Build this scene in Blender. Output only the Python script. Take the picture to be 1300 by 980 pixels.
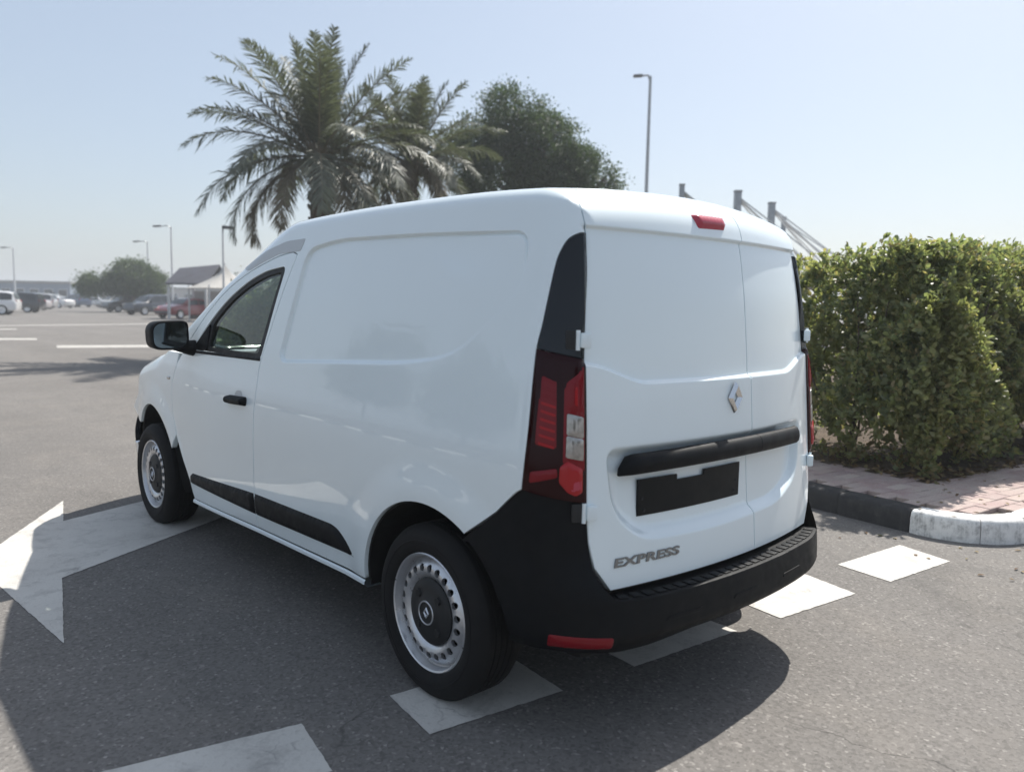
import bpy, bmesh, math, random
import numpy as np
from mathutils import Vector, Matrix
from mathutils.geometry import delaunay_2d_cdt

random.seed(7)
rng = np.random.default_rng(11)
for o in list(bpy.data.objects):
    bpy.data.objects.remove(o)
sc = bpy.context.scene
COL = sc.collection
R = math.radians

# ------------------------------------------------------------------ camera
cam_d = bpy.data.cameras.new('camera')
cam = bpy.data.objects.new('camera', cam_d)
COL.objects.link(cam)
sc.camera = cam
YAW, PITCH, ROLL = 0.7404, -0.1015, 0.0198
_f = Vector((math.sin(YAW)*math.cos(PITCH), math.cos(YAW)*math.cos(PITCH), math.sin(PITCH)))
_r = Vector((math.cos(YAW), -math.sin(YAW), 0))
_u = _r.cross(_f)
_r2 = _r*math.cos(ROLL)+_u*math.sin(ROLL)
_u2 = _u*math.cos(ROLL)-_r*math.sin(ROLL)
cam.matrix_world = Matrix(((_r2.x, _u2.x, -_f.x, -2.404), (_r2.y, _u2.y, -_f.y, -1.382), (_r2.z, _u2.z, -_f.z, 1.359), (0, 0, 0, 1)))
cam_d.sensor_fit = 'HORIZONTAL'
cam_d.sensor_width = 36
cam_d.lens = 36*995.6/1300
cam_d.clip_start = 0.05
cam_d.clip_end = 3000
cam_d.dof.use_dof = True
cam_d.dof.focus_distance = 3.4
cam_d.dof.aperture_fstop = 2.4

# ------------------------------------------------------------------ light
SUN_DIR = Vector((0.73, 0.13, 1.0)).normalized()
SUN_EL = math.asin(SUN_DIR.z)
SUN_AZ = math.atan2(SUN_DIR.x, SUN_DIR.y)
world = bpy.data.worlds.new('World')
sc.world = world
world.use_nodes = True
wn = world.node_tree
wn.nodes.clear()
w_out = wn.nodes.new('ShaderNodeOutputWorld')
w_bg = wn.nodes.new('ShaderNodeBackground')
w_sky = wn.nodes.new('ShaderNodeTexSky')
w_sky.sky_type = 'NISHITA'
w_sky.sun_disc = False
w_sky.sun_elevation = SUN_EL
w_sky.sun_rotation = SUN_AZ
w_sky.altitude = 0
w_sky.air_density = 1.0
w_sky.dust_density = 2.0
w_sky.ozone_density = 1.0
w_bg.inputs['Strength'].default_value = 0.088
# a dusty desert sky: the clear sky seen through an even veil of pale haze
w_mix = wn.nodes.new('ShaderNodeMixRGB')
w_mix.inputs[0].default_value = 0.52
w_mix.inputs[2].default_value = (3.2, 3.62, 4.1, 1)
wn.links.new(w_sky.outputs[0], w_mix.inputs[1])
wn.links.new(w_mix.outputs[0], w_bg.inputs[0])
wn.links.new(w_bg.outputs[0], w_out.inputs[0])
sun_d = bpy.data.lights.new('sun', 'SUN')
sun_d.energy = 3.6
sun_d.angle = R(0.6)
sun_d.color = (1.0, 0.955, 0.88)
sun = bpy.data.objects.new('sun', sun_d)
COL.objects.link(sun)
sun.rotation_euler = SUN_DIR.to_track_quat('Z', 'Y').to_euler()
sun.location = (20, 5, 30)
sc.view_settings.view_transform = 'Standard'
sc.view_settings.look = 'None'
sc.view_settings.gamma = 1.0
sc.view_settings.exposure = 0.96
sc.view_settings.use_curve_mapping = False
sc.render.engine = 'CYCLES'
sc.cycles.use_denoising = True
sc.cycles.max_bounces = 8
sc.cycles.transparent_max_bounces = 16
sc.cycles.caustics_reflective = False
sc.cycles.caustics_refractive = False

# ------------------------------------------------------------------ materials
class NT:
    """small helper round a material's node tree"""
    def __init__(self, name):
        self.m = bpy.data.materials.new(name)
        self.m.use_nodes = True
        self.t = self.m.node_tree
        self.b = self.t.nodes['Principled BSDF']
        self.o = self.t.nodes['Material Output']
        self._c = None
    def n(self, kind, **kw):
        nd = self.t.nodes.new('ShaderNode'+kind)
        for k, v in kw.items():
            if k in nd.inputs.keys():
                nd.inputs[k].default_value = v
            else:
                setattr(nd, k, v)
        return nd
    def l(self, a, b):
        self.t.links.new(a, b)
    def co(self):
        if self._c is None:
            self._c = self.n('TexCoord')
        return self._c.outputs['Object']
    def noise(self, scale, detail=4, rough=0.55, co=None, dist=0.0):
        nd = self.n('TexNoise')
        nd.inputs['Scale'].default_value = scale
        nd.inputs['Detail'].default_value = detail
        nd.inputs['Roughness'].default_value = rough
        nd.inputs['Distortion'].default_value = dist
        self.l(co or self.co(), nd.inputs['Vector'])
        return nd.outputs['Fac']
    def ramp(self, fac, stops):
        nd = self.n('ValToRGB')
        e = nd.color_ramp.elements
        while len(e) < len(stops):
            e.new(0.5)
        for i, (p, c) in enumerate(stops):
            e[i].position = p
            e[i].color = (c, c, c, 1) if isinstance(c, (int, float)) else (*c, 1)
        self.l(fac, nd.inputs[0])
        return nd.outputs[0]
    def mix(self, fac, a, b, blend='MIX'):
        nd = self.n('MixRGB', blend_type=blend)
        for i, v in ((0, fac), (1, a), (2, b)):
            if isinstance(v, (int, float)):
                nd.inputs[i].default_value = v if i == 0 else (v, v, v, 1)
            elif isinstance(v, tuple):
                nd.inputs[i].default_value = (*v, 1)
            else:
                self.l(v, nd.inputs[i])
        return nd.outputs[0]
    def math(self, op, a, b=0.0):
        nd = self.n('Math', operation=op)
        for i, v in ((0, a), (1, b)):
            if isinstance(v, (int, float)):
                nd.inputs[i].default_value = v
            else:
                self.l(v, nd.inputs[i])
        return nd.outputs[0]
    def bump(self, h, strength=0.3, dist=0.01):
        nd = self.n('Bump')
        nd.inputs['Strength'].default_value = strength
        nd.inputs['Distance'].default_value = dist
        self.l(h, nd.inputs['Height'])
        self.l(nd.outputs[0], self.b.inputs['Normal'])
    def set(self, **kw):
        for k, v in kw.items():
            k = k.replace('_', ' ')
            s = self.b.inputs[k]
            if hasattr(v, 'is_output'):
                self.l(v, s)
            elif isinstance(v, tuple) and len(v) == 3:
                s.default_value = (*v, 1)
            else:
                s.default_value = v
        return self

def plain(name, col, rough=0.5, metal=0.0, var=0.0, scale=8.0, bump=0.0, bscale=120.0, coat=0.0, spec=None):
    t = NT(name)
    if var > 0:
        f = t.ramp(t.noise(scale, 5), [(0.3, 0.0), (0.7, 1.0)])
        a = tuple(max(0, c*(1-var)) for c in col)
        b = tuple(min(1, c*(1+var)) for c in col)
        t.set(Base_Color=t.mix(f, a, b))
        rr = t.ramp(t.noise(scale*1.7, 4), [(0.3, max(0.02, rough-0.08)), (0.7, min(1, rough+0.08))])
        t.set(Roughness=rr)
    else:
        t.set(Base_Color=col, Roughness=rough)
    t.set(Metallic=metal)
    if coat:
        t.set(Coat_Weight=coat, Coat_Roughness=0.03)
    if spec is not None:
        t.set(Specular_IOR_Level=spec)
    if bump > 0:
        t.bump(t.noise(bscale, 3), bump, 0.002)
    return t.m

M = {}
def m_asphalt():
    t = NT('asphalt')
    big = t.ramp(t.noise(0.35, 5, 0.6), [(0.3, 0.0), (0.72, 1.0)])
    med = t.noise(3.0, 6, 0.65)
    c = t.mix(big, (0.160, 0.150, 0.141), (0.204, 0.192, 0.180))
    c = t.mix(t.ramp(med, [(0.3, 0.0), (0.75, 0.35)]), c, (0.125, 0.118, 0.111))
    # oil stains and tyre-dark areas with a shape of their own
    st = t.ramp(t.noise(0.9, 3, 0.5, dist=1.2), [(0.60, 0.0), (0.74, 0.42)])
    c = t.mix(st, c, (0.085, 0.082, 0.079))
    # polished wheel tracks along the lane, and a dusty film in blotches
    mp = t.n('Mapping'); mp.inputs['Scale'].default_value = (0.9, 0.06, 1.0); mp.inputs['Rotation'].default_value = (0, 0, R(8))
    t.l(t.co(), mp.inputs['Vector'])
    trk = t.ramp(t.noise(1.0, 4, 0.6, co=mp.outputs[0]), [(0.40, 0.0), (0.70, 0.38)])
    c = t.mix(trk, c, (0.118, 0.112, 0.106))
    dst = t.ramp(t.noise(1.6, 7, 0.7, dist=0.6), [(0.50, 0.0), (0.78, 0.45)])
    c = t.mix(dst, c, (0.235, 0.214, 0.19))
    # aggregate
    v = t.n('TexVoronoi', feature='F1')
    v.inputs['Scale'].default_value = 95
    t.l(t.co(), v.inputs['Vector'])
    cell = v.outputs['Color']
    g = t.ramp(cell, [(0.0, 0.55), (0.45, 0.92), (0.8, 1.1), (1.0, 2.1)])
    c = t.mix(0.75, c, g, 'MULTIPLY')
    fine = t.ramp(t.noise(420, 2), [(0.3, 0.72), (0.7, 1.25)])
    c = t.mix(0.8, c, fine, 'MULTIPLY')
    # hairline cracks
    vv = t.n('TexVoronoi', feature='DISTANCE_TO_EDGE')
    vv.inputs['Scale'].default_value = 0.42
    nz = t.n('TexNoise'); nz.inputs['Scale'].default_value = 2.2; nz.inputs['Detail'].default_value = 6
    t.l(t.co(), nz.inputs['Vector'])
    ad = t.n('VectorMath', operation='MULTIPLY_ADD')
    t.l(nz.outputs['Color'], ad.inputs[0]); ad.inputs[1].default_value = (0.9, 0.9, 0); t.l(t.co(), ad.inputs[2])
    t.l(ad.outputs[0], vv.inputs['Vector'])
    crk = t.ramp(vv.outputs['Distance'], [(0.0, 1.0), (0.004, 0.0)])
    brk = t.ramp(t.noise(0.5, 2), [(0.55, 0.0), (0.62, 0.7)])
    c = t.mix(t.math('MULTIPLY', crk, brk), c, (0.035, 0.033, 0.032))
    t.set(Base_Color=c, Roughness=0.88, Specular_IOR_Level=0.3)
    h = t.mix(0.5, v.outputs['Distance'], fine)
    t.bump(h, 0.35, 0.004)
    return t.m
M['asphalt'] = m_asphalt()

def m_paint(name='road_paint', wear=0.0):
    t = NT(name)
    c = t.mix(t.ramp(t.noise(2.5, 5), [(0.3, 0.0), (0.7, 1.0)]), (0.50, 0.48, 0.445), (0.58, 0.56, 0.52))
    worn = t.ramp(t.noise(6, 9, 0.78, dist=0.4), [(0.50-wear, 0.0), (0.72-wear, 0.62)])
    v = t.n('TexVoronoi', feature='F1'); v.inputs['Scale'].default_value = 95
    t.l(t.co(), v.inputs['Vector'])
    pit = t.ramp(v.outputs['Color'], [(0.0, 0.7), (0.25, 0.0)])
    c = t.mix(t.math('MULTIPLY', worn, 1.0), c, (0.20, 0.19, 0.18))
    c = t.mix(t.math('MULTIPLY', pit, 0.5), c, (0.30, 0.28, 0.26))
    vv = t.n('TexVoronoi', feature='DISTANCE_TO_EDGE'); vv.inputs['Scale'].default_value = 4.0
    nz = t.n('TexNoise'); nz.inputs['Scale'].default_value = 8; nz.inputs['Detail'].default_value = 5
    t.l(t.co(), nz.inputs['Vector'])
    ad = t.n('VectorMath', operation='MULTIPLY_ADD')
    t.l(nz.outputs['Color'], ad.inputs[0]); ad.inputs[1].default_value = (0.25, 0.25, 0); t.l(t.co(), ad.inputs[2])
    t.l(ad.outputs[0], vv.inputs['Vector'])
    crk = t.ramp(vv.outputs['Distance'], [(0.0, 0.55), (0.02, 0.0)])
    mask = t.ramp(t.noise(3.0, 5), [(0.52, 0.0), (0.66, 1.0)])
    c = t.mix(t.math('MULTIPLY', crk, mask), c, (0.16, 0.15, 0.15))
    t.set(Base_Color=c, Roughness=0.75)
    t.bump(v.outputs['Distance'], 0.25, 0.003)
    return t.m
M['paint'] = m_paint()
M['paint_old'] = m_paint('worn_road_paint', 0.12)

def m_white():
    t = NT('van_white')
    # faint dust film low on the body and orange peel
    d = t.ramp(t.noise(6, 6, 0.7), [(0.35, 0.0), (0.8, 0.10)])
    c = t.mix(d, (0.79, 0.875, 0.905), (0.69, 0.74, 0.74))
    t.set(Base_Color=c, Roughness=0.32, Coat_Weight=1.0, Coat_Roughness=0.025, Coat_IOR=1.5)
    return t.m
M['white'] = m_white()
M['black_plastic'] = plain('black_plastic', (0.004, 0.005, 0.0065), 0.55, spec=0.18, var=0.2, scale=14, bump=0.25, bscale=900)
M['gloss_black'] = plain('gloss_black', (0.005, 0.007, 0.010), 0.14, coat=0.15, spec=0.35)
M['dark_trim'] = plain('dark_trim', (0.012, 0.013, 0.014), 0.6, var=0.15)
M['under'] = plain('underbody_black', (0.012, 0.012, 0.012), 0.85, var=0.3)
M['mid_grey'] = plain('mid_grey', (0.52, 0.55, 0.57), 0.4)
M['plate'] = plain('plate_black', (0.005, 0.006, 0.007), 0.5, var=0.15, bump=0.1, spec=0.2)
M['chrome'] = plain('chrome', (0.80, 0.81, 0.82), 0.12, metal=1.0)
M['letter'] = plain('badge_metal', (0.24, 0.25, 0.26), 0.35, metal=1.0)
M['steel'] = plain('wheel_silver', (0.62, 0.63, 0.65), 0.34, metal=0.8, var=0.08, scale=30)
M['interior'] = plain('interior_grey', (0.035, 0.037, 0.040), 0.75, var=0.2, scale=30)
M['seat'] = plain('seat_fabric', (0.028, 0.030, 0.033), 0.9, var=0.3, scale=60, bump=0.3, bscale=500)
def m_rubber():
    t = NT('rubber')
    f = t.ramp(t.noise(12, 6, 0.7), [(0.35, 0.0), (0.8, 1.0)])
    t.set(Base_Color=t.mix(f, (0.007, 0.007, 0.008), (0.014, 0.0135, 0.013)), Roughness=0.78, Specular_IOR_Level=0.3)
    t.bump(t.noise(180, 3), 0.2, 0.002)
    return t.m
M['rubber'] = m_rubber()
def m_lens(name, col, rough=0.08, coat=0.35, spec=0.3):
    t = NT(name)
    t.set(Base_Color=col, Roughness=rough, Coat_Weight=coat, Coat_Roughness=0.015, Specular_IOR_Level=spec)
    return t.m
M['red_dark'] = m_lens('lens_dark_red', (0.020, 0.0018, 0.003), 0.12, 0.10, 0.15)
M['red_mid'] = m_lens('lens_red', (0.19, 0.006, 0.012), 0.2, 0.2, 0.2)
M['red_bright'] = m_lens('lens_bright_red', (0.36, 0.006, 0.010), 0.2)
M['red_glow'] = m_lens('lens_inner_red', (0.36, 0.010, 0.014), 0.25, 0.2, 0.2)
M['red_pink'] = m_lens('lens_faded_red', (0.42, 0.045, 0.075), 0.25)
M['clear_lens'] = plain('lens_clear', (0.34, 0.32, 0.30), 0.16, metal=0.55, var=0.25, scale=55, coat=1.0)
def m_glass(name, tint=(0.68, 0.78, 0.73)):
    t = NT(name)
    tr = t.n('BsdfTransparent'); tr.inputs[0].default_value = (*tint, 1)
    gl = t.n('BsdfGlossy'); gl.inputs['Roughness'].default_value = 0.02; gl.inputs['Color'].default_value = (1, 1, 1, 1)
    fr = t.n('Fresnel')
    # a pane is a thin sheet: both faces reflect like air to glass
    geo = t.n('NewGeometry')
    t.l(t.math('ADD', 1.52, t.math('MULTIPLY', geo.outputs['Backfacing'], 1/1.52-1.52)), fr.inputs['IOR'])
    mx = t.n('MixShader')
    t.l(fr.outputs[0], mx.inputs[0]); t.l(tr.outputs[0], mx.inputs[1]); t.l(gl.outputs[0], mx.inputs[2])
    t.l(mx.outputs[0], t.o.inputs['Surface'])
    return t.m
M['glass'] = m_glass('window_glass')
M['mirror'] = plain('mirror_glass', (0.20, 0.24, 0.26), 0.03, metal=1.0)  # base colour darkened to stand in for a dark reflection

# ------------------------------------------------------------------ mesh helpers
def mesh_obj(name, verts, faces, mat, parent=None, smooth=True, normals=None, sharp_angle=None):
    me = bpy.data.meshes.new(name)
    verts = np.asarray(verts, np.float32)
    if isinstance(faces, np.ndarray):
        k = faces.shape[1]
        me.vertices.add(len(verts)); me.vertices.foreach_set('co', verts.ravel())
        me.loops.add(faces.size); me.loops.foreach_set('vertex_index', faces.astype(np.int32).ravel())
        me.polygons.add(len(faces)); me.polygons.foreach_set('loop_start', np.arange(0, faces.size, k, dtype=np.int32))
        me.update(calc_edges=True); me.validate()
    else:
        me.from_pydata(verts.tolist(), [], faces)
        me.update()
    me.polygons.foreach_set('use_smooth', np.full(len(me.polygons), bool(smooth)))
    if normals is not None:
        me.normals_split_custom_set_from_vertices(np.asarray(normals, float).tolist())
    elif sharp_angle is not None:
        me.set_sharp_from_angle(angle=R(sharp_angle))
    me.materials.append(mat)
    return link(name, me, parent)

def link(name, me, parent=None):
    o = bpy.data.objects.new(name, me)
    COL.objects.link(o)
    if parent is not None:
        o.parent = parent
        o.matrix_parent_inverse = parent_world(parent).inverted()
    return o

def parent_world(p):
    m = Matrix.Translation(p.location) @ p.rotation_euler.to_matrix().to_4x4() @ Matrix.Diagonal((*p.scale, 1))
    if p.parent is not None:
        return parent_world(p.parent) @ p.matrix_parent_inverse @ m
    return m

def empty(name, loc=(0, 0, 0), rz=0.0):
    o = bpy.data.objects.new(name, None)
    o.location = loc
    o.rotation_euler = (0, 0, rz)
    o.empty_display_size = 0.3
    COL.objects.link(o)
    return o

def tag(o, label, cat=None, group=None, kind=None):
    if label: o['label'] = label
    if cat: o['category'] = cat
    if group: o['group'] = group
    if kind: o['kind'] = kind
    return o

def copy_tree(o, parent=None):
    c = o.copy()
    COL.objects.link(c)
    if parent is not None:
        c.parent = parent
        c.matrix_parent_inverse = o.matrix_parent_inverse
    for ch in list(o.children):
        copy_tree(ch, c)
    return c

class MB:
    """collects vertices and faces of one mesh"""
    def __init__(s):
        s.v = []; s.f = []
    def add(s, vs, fs):
        b = len(s.v)
        s.v += [tuple(map(float, p)) for p in vs]
        s.f += [tuple(i+b for i in f) for f in fs]
        return s
    def box(s, c, d, rot=None, bev=0.0):
        x, y, z = d[0]/2, d[1]/2, d[2]/2
        if bev > 0:
            bm = bmesh.new()
            bmesh.ops.create_cube(bm, size=1.0)
            for v in bm.verts:
                v.co = Vector((v.co.x*2*x, v.co.y*2*y, v.co.z*2*z))
            bmesh.ops.bevel(bm, geom=bm.edges[:], offset=bev, segments=2, affect='EDGES', profile=0.6)
            vs = [v.co.copy() for v in bm.verts]
            fs = [tuple(v.index for v in f.verts) for f in bm.faces]
            bm.free()
        else:
            vs = [Vector((i*x, j*y, k*z)) for i in (-1, 1) for j in (-1, 1) for k in (-1, 1)]
            fs = [(0, 1, 3, 2), (4, 6, 7, 5), (0, 4, 5, 1), (2, 3, 7, 6), (0, 2, 6, 4), (1, 5, 7, 3)]
        if rot is not None:
            vs = [rot @ v for v in vs]
        return s.add([v+Vector(c) for v in vs], fs)
    def tube(s, pts, rad, n=8, cap=True):
        pts = [Vector(p) for p in pts]
        rad = rad if isinstance(rad, (list, tuple)) else [rad]*len(pts)
        vs = []; fs = []
        ref = None
        for i, p in enumerate(pts):
            d = (pts[min(i+1, len(pts)-1)]-pts[max(i-1, 0)]).normalized()
            if ref is None:
                ref = d.orthogonal().normalized()
            ref = (ref-d*ref.dot(d)).normalized()
            q = d.cross(ref)
            for k in range(n):
                a = 2*math.pi*k/n
                vs.append(p+(ref*math.cos(a)+q*math.sin(a))*rad[i])
        for i in range(len(pts)-1):
            for k in range(n):
                k2 = (k+1) % n
                fs.append((i*n+k, i*n+k2, (i+1)*n+k2, (i+1)*n+k))
        if cap:
            fs.append(tuple(range(n-1, -1, -1)))
            fs.append(tuple((len(pts)-1)*n+k for k in range(n)))
        return s.add(vs, fs)
    def lathe(s, prof, axis='x', n=48, c=(0, 0, 0), closed=False):
        """prof: (offset along the axis, radius)"""
        vs = []; fs = []
        m = len(prof)
        for k in range(n):
            a = 2*math.pi*k/n
            for (t, r) in prof:
                p = (t, r*math.cos(a), r*math.sin(a)) if axis == 'x' else ((r*math.cos(a), r*math.sin(a), t) if axis == 'z' else (r*math.sin(a), t, r*math.cos(a)))
                vs.append((p[0]+c[0], p[1]+c[1], p[2]+c[2]))
        for k in range(n):
            k2 = (k+1) % n
            for i in range(m if closed else m-1):
                j = (i+1) % m
                fs.append((k*m+i, k2*m+i, k2*m+j, k*m+j))
        return s.add(vs, fs)
    def build(s, name, mat, parent=None, smooth=True, sharp=40):
        return mesh_obj(name, s.v, s.f, mat, parent, smooth, sharp_angle=sharp if smooth else None)

def bez_round(pts, rad, n=5, closed=True):
    """rounds the corners of a polyline; rad scalar or per vertex"""
    out = []
    N = len(pts)
    for i in range(N):
        p = np.array(pts[i], float)
        r = rad[i] if isinstance(rad, (list, tuple)) else rad
        if (not closed and i in (0, N-1)) or r <= 0:
            out.append(p); continue
        a = np.array(pts[i-1], float); b = np.array(pts[(i+1) % N], float)
        la = np.linalg.norm(a-p); lb = np.linalg.norm(b-p)
        ra = min(r, la*0.48); rb = min(r, lb*0.48)
        p0 = p+(a-p)/la*ra; p1 = p+(b-p)/lb*rb
        for k in range(n+1):
            t = k/n
            out.append((1-t)**2*p0+2*t*(1-t)*p+t*t*p1)
    return np.array(out)

def resample(poly, h):
    out = []
    N = len(poly)
    for i in range(N):
        a = poly[i]; b = poly[(i+1) % N]
        L = np.linalg.norm(b-a)
        if L < 1e-6: continue
        k = max(1, int(math.ceil(L/h)))
        for j in range(k):
            out.append(a+(b-a)*j/k)
    return np.array(out)

def inside(P, poly):
    x, y = P[:, 0], P[:, 1]
    r = np.zeros(len(P), bool)
    a = poly; b = np.roll(poly, -1, 0)
    for i in range(len(a)):
        c = (a[i, 1] > y) != (b[i, 1] > y)
        if not c.any(): continue
        xi = a[i, 0]+(y-a[i, 1])/(b[i, 1]-a[i, 1]+1e-30)*(b[i, 0]-a[i, 0])
        r ^= c & (x < xi)
    return r

def pdist(P, poly):
    d = np.full(len(P), 1e9)
    a = poly; b = np.roll(poly, -1, 0)
    for i in range(len(a)):
        e = b[i]-a[i]; L = e @ e
        if L < 1e-14: continue
        t = np.clip(((P-a[i]) @ e)/L, 0, 1)
        q = P-(a[i]+t[:, None]*e)
        d = np.minimum(d, (q*q).sum(1))
    return np.sqrt(d)

def odist(P, line):
    d = np.full(len(P), 1e9)
    for a, b in zip(line[:-1], line[1:]):
        e = b-a; L = e @ e
        if L < 1e-14: continue
        t = np.clip(((P-a) @ e)/L, 0, 1)
        q = P-(a+t[:, None]*e)
        d = np.minimum(d, (q*q).sum(1))
    return np.sqrt(d)

def shrink(poly, g):
    """moves the outline inwards by g"""
    area = 0.5*np.sum(poly[:, 0]*np.roll(poly[:, 1], -1)-np.roll(poly[:, 0], -1)*poly[:, 1])
    s = 1 if area > 0 else -1
    e = np.roll(poly, -1, 0)-poly
    e /= np.linalg.norm(e, axis=1)[:, None]+1e-12
    n = np.stack([-e[:, 1], e[:, 0]], 1)*s
    nn = n+np.roll(n, 1, 0)
    nn /= np.maximum(np.linalg.norm(nn, axis=1)[:, None], 0.5)
    return poly+nn*g

def triangulate(outline, holes=(), h=0.02, feats=()):
    loops = [np.asarray(outline)]+[np.asarray(q) for q in holes]
    lo = loops[0].min(0); hi = loops[0].max(0)
    gx = np.arange(lo[0]+h*0.37, hi[0], h); gy = np.arange(lo[1]+h*0.41, hi[1], h)
    P = np.array(np.meshgrid(gx, gy, indexing='ij')).reshape(2, -1).T
    P[:, 1] += (np.round((P[:, 0]-lo[0])/h).astype(int) % 2)*h*0.5
    ok = inside(P, loops[0])
    for q in loops[1:]:
        ok &= ~inside(P, q)
    P = P[ok]
    if len(P):
        d = np.min([pdist(P, q) for q in loops], axis=0)
        P = P[d > h*0.45]
    for line, offs in feats:
        # rows of points along a crease so that it is meshed cleanly
        if len(P): P = P[odist(P, line) > max(map(abs, offs))+0.5*h]
        st = max(0.006, h*0.7)
        seg = np.linalg.norm(np.diff(line, axis=0), axis=1); cs = np.concatenate([[0], np.cumsum(seg)])
        tt = np.arange(0, cs[-1], st)
        q = np.stack([np.interp(tt, cs, line[:, 0]), np.interp(tt, cs, line[:, 1])], 1)
        tg = np.gradient(q, axis=0); tg /= np.linalg.norm(tg, axis=1)[:, None]+1e-12
        nn = np.stack([-tg[:, 1], tg[:, 0]], 1)
        for oo in offs:
            w = q+nn*oo
            ok = inside(w, loops[0])
            for hq in loops[1:]: ok &= ~inside(w, hq)
            w = w[ok]
            if len(w):
                w = w[np.min([pdist(w, hq) for hq in loops], axis=0) > 0.003]
            P = np.vstack([P, w])
    V = []; E = []
    for q in loops:
        b = len(V); n = len(q)
        V += [Vector(p) for p in q]
        E += [(b+i, b+(i+1) % n) for i in range(n)]
    V += [Vector(p) for p in P]
    vo, _, fo, _, _, _ = delaunay_2d_cdt(V, E, [], 0, 1e-7)
    vo = np.array([tuple(v) for v in vo]); fo = np.array([f for f in fo if len(f) == 3])
    c = vo[fo].mean(1)
    ok = inside(c, loops[0])
    for q in loops[1:]:
        ok &= ~inside(c, q)
    fo = fo[ok]
    a, b, c = vo[fo[:, 0]], vo[fo[:, 1]], vo[fo[:, 2]]
    ar = (b[:, 0]-a[:, 0])*(c[:, 1]-a[:, 1])-(b[:, 1]-a[:, 1])*(c[:, 0]-a[:, 0])
    fo = fo[np.abs(ar) > 1e-10]; ar = ar[np.abs(ar) > 1e-10]
    fl = ar < 0
    fo[fl] = fo[fl][:, ::-1]
    return vo, fo
# ------------------------------------------------------------------ van body: one implicit surface, panels cut out of it
def lut(x, xs, ys):
    x = np.asarray(x, float); xs = np.asarray(xs, float); ys = np.asarray(ys, float)
    m = np.gradient(ys, xs)
    i = np.clip(np.searchsorted(xs, x)-1, 0, len(xs)-2)
    h = xs[i+1]-xs[i]; t = np.clip((x-xs[i])/h, 0, 1)
    t2 = t*t; t3 = t2*t
    return (2*t3-3*t2+1)*ys[i]+(t3-2*t2+t)*h*m[i]+(-2*t3+3*t2)*ys[i+1]+(t3-t2)*h*m[i+1]
def sst(a, b, x):
    t = np.clip((x-a)/(b-a), 0, 1)
    return t*t*(3-2*t)
FINE = [True]
def sdf(px, py, poly):
    if not FINE[0]: return np.ones(np.shape(px))
    P = np.stack([np.ravel(px), np.ravel(py)], 1)
    out = np.full(len(P), 1.0)
    lo = poly.min(0)-0.08; hi = poly.max(0)+0.08
    k = (P[:, 0] > lo[0]) & (P[:, 0] < hi[0]) & (P[:, 1] > lo[1]) & (P[:, 1] < hi[1])
    if k.any():
        q = P[k]
        out[k] = np.where(inside(q, poly), -1, 1)*pdist(q, poly)
    return out.reshape(np.shape(px))
WZ = ([0.10, 0.20, 0.30, 0.45, 0.60, 0.75, 0.88, 0.97, 1.05, 1.12, 1.20, 1.40, 1.60, 1.75, 1.90],
      [0.785, 0.812, 0.834, 0.851, 0.862, 0.872, 0.872, 0.862, 0.851, 0.841, 0.828, 0.795, 0.755, 0.720, 0.680])
RZ = ([0.20, 0.40, 0.50, 0.74, 1.00, 1.26, 1.45, 1.60, 1.70, 1.80, 1.90],
      [0.128, 0.130, 0.138, 0.158, 0.178, 0.200, 0.222, 0.250, 0.282, 0.330, 0.39])
HY = ([-0.1, 0.2, 0.5, 1.0, 1.6, 2.1, 2.5, 2.8, 3.1, 3.6, 4.4],
      [1.715, 1.748, 1.768, 1.778, 1.773, 1.752, 1.724, 1.692, 1.65, 1.53, 1.3])
SIDE_PANEL = bez_round([(1.735, 1.578), (1.49, 1.608), (0.9, 1.600), (0.40, 1.583), (0.385, 1.42), (0.52, 1.29), (0.67, 1.185),
                        (0.95, 1.150), (1.35, 1.128), (1.85, 1.098)], [0.07, 0.1, 0.2, 0.05, 0.05, 0.1, 0.14, 0.1, 0.1, 0.06])
PLATE_REC = bez_round([(-0.60, 0.925), (-0.585, 0.735), (-0.475, 0.640), (-0.15, 0.632), (0.32, 0.645), (0.52, 0.72), (0.555, 0.925)],
                      [0.04, 0.07, 0.08, 0.1, 0.08, 0.08, 0.04])
ARCH_R, ARCH_F = (0.738, 0.30), (3.55, 0.30)
def Wd(y, z):
    w = lut(z, *WZ)-0.055*np.clip((1.3-y)/1.1, 0, 3)**2-0.10*np.clip((y-2.5)/1.65, 0, 2)**2
    # flared wheel arches
    for c, r in ((ARCH_R, 0.385), (ARCH_F, 0.42)):
        d = np.hypot(y-c[0], z-c[1])-r
        w = w+0.016*sst(0.16, 0.02, d)*sst(0.2, 0.35, z)*sst(-0.3, 0.0, d)
    return w
def rearY(x, z):
    ax = np.abs(x)
    y = lut(z, *RZ)-0.075*(1-(x/0.68)**2)
    zb = 1.128+0.062*sst(0.42, 0.67, ax)
    xe = 0.672-0.042*sst(1.15, 1.60, z)
    y = y+0.016*sst(zb-0.006, zb+0.006, z)*sst(1.606, 1.597, z)*sst(xe+0.010, xe-0.006, ax)
    y = y+0.028*sst(0.012, -0.026, sdf(x, z, PLATE_REC))
    return y
def roofH(x, y):
    h = lut(y, *HY)-0.040*(x/0.7)**2
    # three shallow pressed ribs
    for xc in (-0.36, 0.0, 0.36):
        h = h+0.003*sst(0.085, 0.045, np.abs(x-xc))*sst(0.55, 0.75, y)*sst(2.35, 2.15, y)
    return h
def windY(x, z):
    edge = 3.52-2.0*(z-1.0)-0.55*np.clip(z-1.42, 0, 1)
    cen = 3.66-1.2*(z-1.0)
    return edge+(cen-edge)*(1-np.clip(np.abs(x)/0.74, 0, 1.3)**2)
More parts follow.
